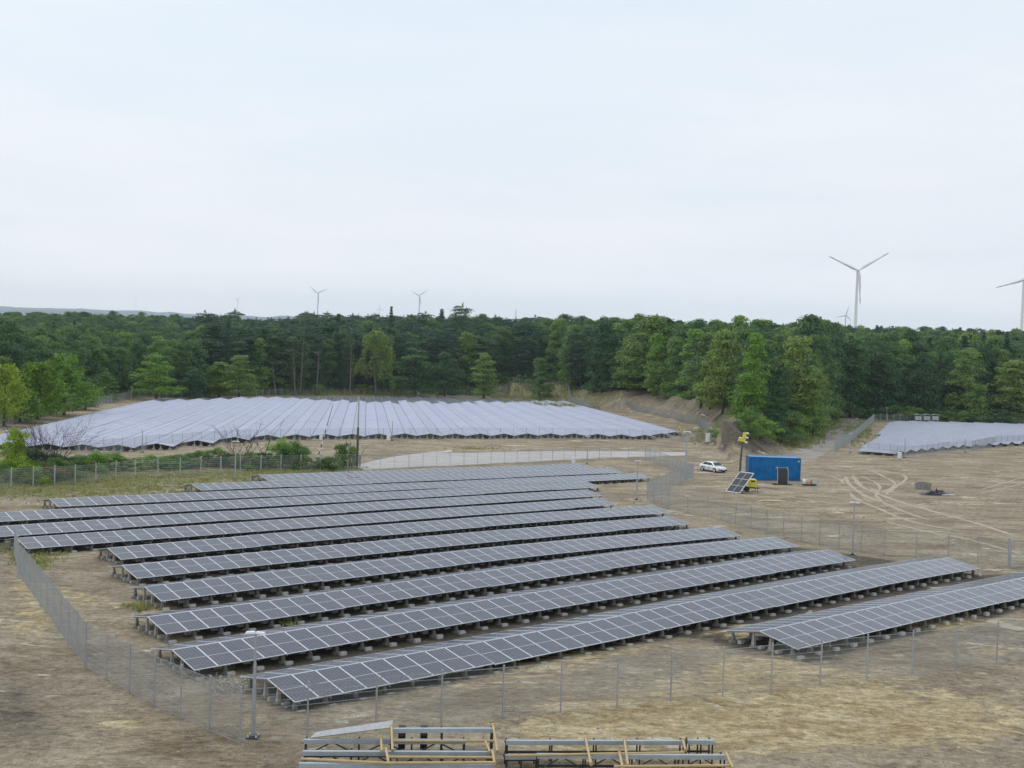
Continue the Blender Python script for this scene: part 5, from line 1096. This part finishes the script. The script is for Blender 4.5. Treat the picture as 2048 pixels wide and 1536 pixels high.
# ------------------------------------------------------------------ low growth
def tufts(spots, label, hgt=.35, seed=1):
    r = np.random.default_rng(seed); P_ = []
    for (px0, px1, py0, py1, n_) in spots:
        for _ in range(n_):
            q = at(px0+(px1-px0)*min(1.1, max(-.1, r.normal(.5, .27))), py0+(py1-py0)*min(1.2, max(-.2, r.normal(.5, .27)))); P_.append((q.x, q.y, q.z))
    P_ = np.array(P_); P_ = np.repeat(P_, 7, 0); n_ = len(P_); P_[:, :2] += r.normal(0, .18, (n_, 2))
    a = r.uniform(0, 6.28, n_); h = hgt*r.uniform(.5, 1.4, n_); w = .035+.05*r.random(n_); lean = r.normal(0, .14, (n_, 2))
    dx, dy = np.cos(a)*w, np.sin(a)*w; z = P_[:, 2]-.03
    b0 = np.stack([P_[:, 0]-dx, P_[:, 1]-dy, z], 1); b1 = np.stack([P_[:, 0]+dx, P_[:, 1]+dy, z], 1); t1 = np.stack([P_[:, 0]+dx*.3+lean[:, 0], P_[:, 1]+dy*.3+lean[:, 1], z+h], 1); t0 = np.stack([P_[:, 0]-dx*.3+lean[:, 0], P_[:, 1]-dy*.3+lean[:, 1], z+h], 1)
    V_ = np.stack([b0, b1, t1, t0], 1).reshape(-1, 3); ob('grass', qmesh('grass', V_, np.arange(len(V_)).reshape(-1, 4), 'grass'), label=label, cat='grass', kind='stuff')
tufts([(-200, 500, 955, 1000, 1300), (0, 760, 940, 972, 900), (480, 700, 936, 952, 300), (0, 130, 1085, 1125, 160), (255, 300, 1208, 1222, 25), (560, 590, 1240, 1256, 10), (20, 110, 1110, 1140, 50), (1100, 1300, 940, 960, 40), (900, 1000, 895, 900, 60), (60, 260, 935, 965, 300)], 'dry yellow green grass along the fence behind the near solar field', .22, 2)
tufts([(1555, 1640, 852, 892, 1300), (1590, 1690, 836, 864, 900), (1690, 1745, 845, 885, 250), (1380, 1440, 858, 884, 200)], 'yellow green roadside grass beside the dirt road', .45, 3)
tufts([(1000, 1180, 788, 801, 900), (480, 1000, 786, 791, 700)], 'green weeds along the foot of the forest behind the far field', 1.1, 4)
# stones and rubble
r = np.random.default_rng(8); mb = MB()
for (px0, px1, py0, py1, n_, s0) in [(418, 500, 1352, 1386, 170, .055), (380, 470, 1345, 1372, 60, .05), (0, 500, 1150, 1530, 260, .035), (500, 2048, 1330, 1530, 420, .035), (1300, 2040, 940, 1100, 200, .07), (1120, 1300, 960, 1020, 80, .07), (100, 250, 1120, 1210, 60, .04)]:
    for _ in range(n_):
        p = at(r.uniform(px0, px1), r.uniform(py0, py1)); s = s0*r.uniform(.5, 1.9); mb.box((p.x, p.y, p.z+s*.25), (s*r.uniform(.8, 1.6), s, s*.8), 0 if r.random() < .5 else 1, Matrix.Rotation(r.uniform(0, 3), 3, 'Z') @ Matrix.Rotation(r.normal(0, .3), 3, 'X'), r.uniform(.5, .9))
mb.build('rubble', ['concrete', 'concrete_dark'], label='small stones and rubble scattered over the bare soil', cat='rubble', kind='stuff')
# ------------------------------------------------------------------ wind turbines
def turbine(hx, hy, D, R, tips, label, yaw=0, tape=True):
    tm_ = 'turbine' if D < 3000 else 'turbine_backlit'
    h = atd(hx, hy, D); gz0 = float(ground(h.x, h.y)) if D < 3000 else 12.; H = h.z-gz0; t_ = thing('wind_turbine', label, 'wind turbine', (h.x, h.y, gz0), 0, 'wind turbines beyond the forest'); k = R/41
    mb = MB(); mb.tube([(0, 4*k, -2), (0, 4*k, H*.5), (0, 4*k, H-1.2*k)], [2.3*k, 1.9*k, 1.3*k], 16); mb.build('tower', tm_, t_)
    mb = MB(); mb.box((0, 3.5*k, H+.2*k), (3*k, 8.5*k, 3*k), 0, None, .85); mb.build('nacelle', tm_, t_)
    mb = MB(); mb.tube([(0, -3.2*k, H), (0, -2.4*k, H), (0, -1*k, H), (0, .2*k, H)], [.3*k, 1.1*k, 1.5*k, 1.5*k], 14); mb.build('hub', tm_, t_)
    for tx, ty in tips:
        p = atd(tx, ty, D); d = Vector((p.x-h.x, 0, p.z-h.z)); ln = min(d.length, R*1.08) if d.length > R*.6 else d.length; d.normalize(); n_ = Vector((0, 1, 0)); c = d.cross(n_)
        mb = MB(); vs = []
        for s_, w_, th_ in ((0, 1.6, 1.4), (.06, 1.7, 1.3), (.18, 3.3, .8), (.45, 2.4, .5), (.8, 1.3, .28), (.97, .8, .16), (1, .25, .1)):
            o = Vector((0, -1.4*k, H))+d*ln*s_
            for a, b2 in ((-.35, 0), (0, .5), (.65, 0), (0, -.5)): vs.append(o+c*a*w_*k+n_*b2*th_*k)
        for i in range(6): mb.add(vs[i*4:i*4+8], [(j, (j+1) % 4, 4+(j+1) % 4, 4+j) for j in range(4)], 1 if (tape and i == 4) else 0, True)
        mb.add(vs[-4:], [(0, 1, 2, 3)]); mb.build('blade', [tm_, 'tipgrey'], t_)
M['tipgrey'] = simple('blade_tip_marking', (.40, .36, .37), .5, 0, .05, .2)
turbine(1717, 541, 1440, 41, [(1656.5, 512), (1778, 505.5), (1719.5, 609.5)], 'nearest large white wind turbine with one blade pointing straight down')
turbine(2050, 558.5, 1560, 41, [(1990, 575.5), (2085, 508), (2072, 612)], 'large wind turbine cut by the right picture edge, one blade visible')
turbine(1692, 631, 4200, 43, [(1668.3, 635), (1698.5, 610.5), (1704, 644.5)], 'small distant turbine just left of the nearest large one')
turbine(635.9, 586.4, 4300, 41, [(618.8, 572), (656, 577), (637.5, 609)], 'taller distant turbine on the left, above the hills')
turbine(839, 591.4, 4400, 41, [(822, 581), (857.5, 578.5), (842, 614.5)], 'distant turbine above the middle of the forest')
turbine(475.2, 599, 7000, 30, [(465, 596.5), (483.6, 592), (478.5, 608)], 'faint small turbine above the left hills', tape=False)
turbine(759.4, 617.6, 6600, 27, [(759.4, 607), (750.5, 622), (768, 621.5)], 'very faint turbine just left of the spruce tip', tape=False)
turbine(901, 619.8, 7000, 24, [(893, 616), (908.5, 615), (901.5, 628)], 'faintest turbine left of the tall pine', tape=False)
turbine(272, 599, 7000, 14, [(272, 596), (270, 600), (274, 600)], 'tiny faint turbine tower at the far left', tape=False)
p = atd(1031.7, 619, 5200); t_ = thing('radio_mast', 'thin distant mast above the forest right of the tall pine', 'mast', (p.x, p.y, 10)); mb = MB(); mb.tube([(0, 0, 0), (0, 0, p.z-10)], [2.2, 1.2], 8); mb.build('mast_pole', 'steel_dull', t_); mb = MB()
mb.tube([(0, 0, p.z-24), (0, 0, p.z-12)], 2.6, 8); mb.build('antenna_drum', 'turbine', t_)
# ------------------------------------------------------------------ haze
hz = MB(); hz.box((-500, 6900, 290), (26000, 15000, 620)); hm = bpy.data.materials.new('haze_air'); hm.use_nodes = True; n = hm.node_tree; n.nodes.clear()
pv_ = N(n, 'ShaderNodeVolumePrincipled'); pv_.inputs['Color'].default_value = (.75, .87, 1, 1); pv_.inputs['Density'].default_value = .85e-4; pv_.inputs['Anisotropy'].default_value = .1
oo = N(n, 'ShaderNodeOutputMaterial'); n.links.new(pv_.outputs[0], oo.inputs['Volume']); M['haze'] = hm
hz.build('haze', 'haze', kind='stuff')
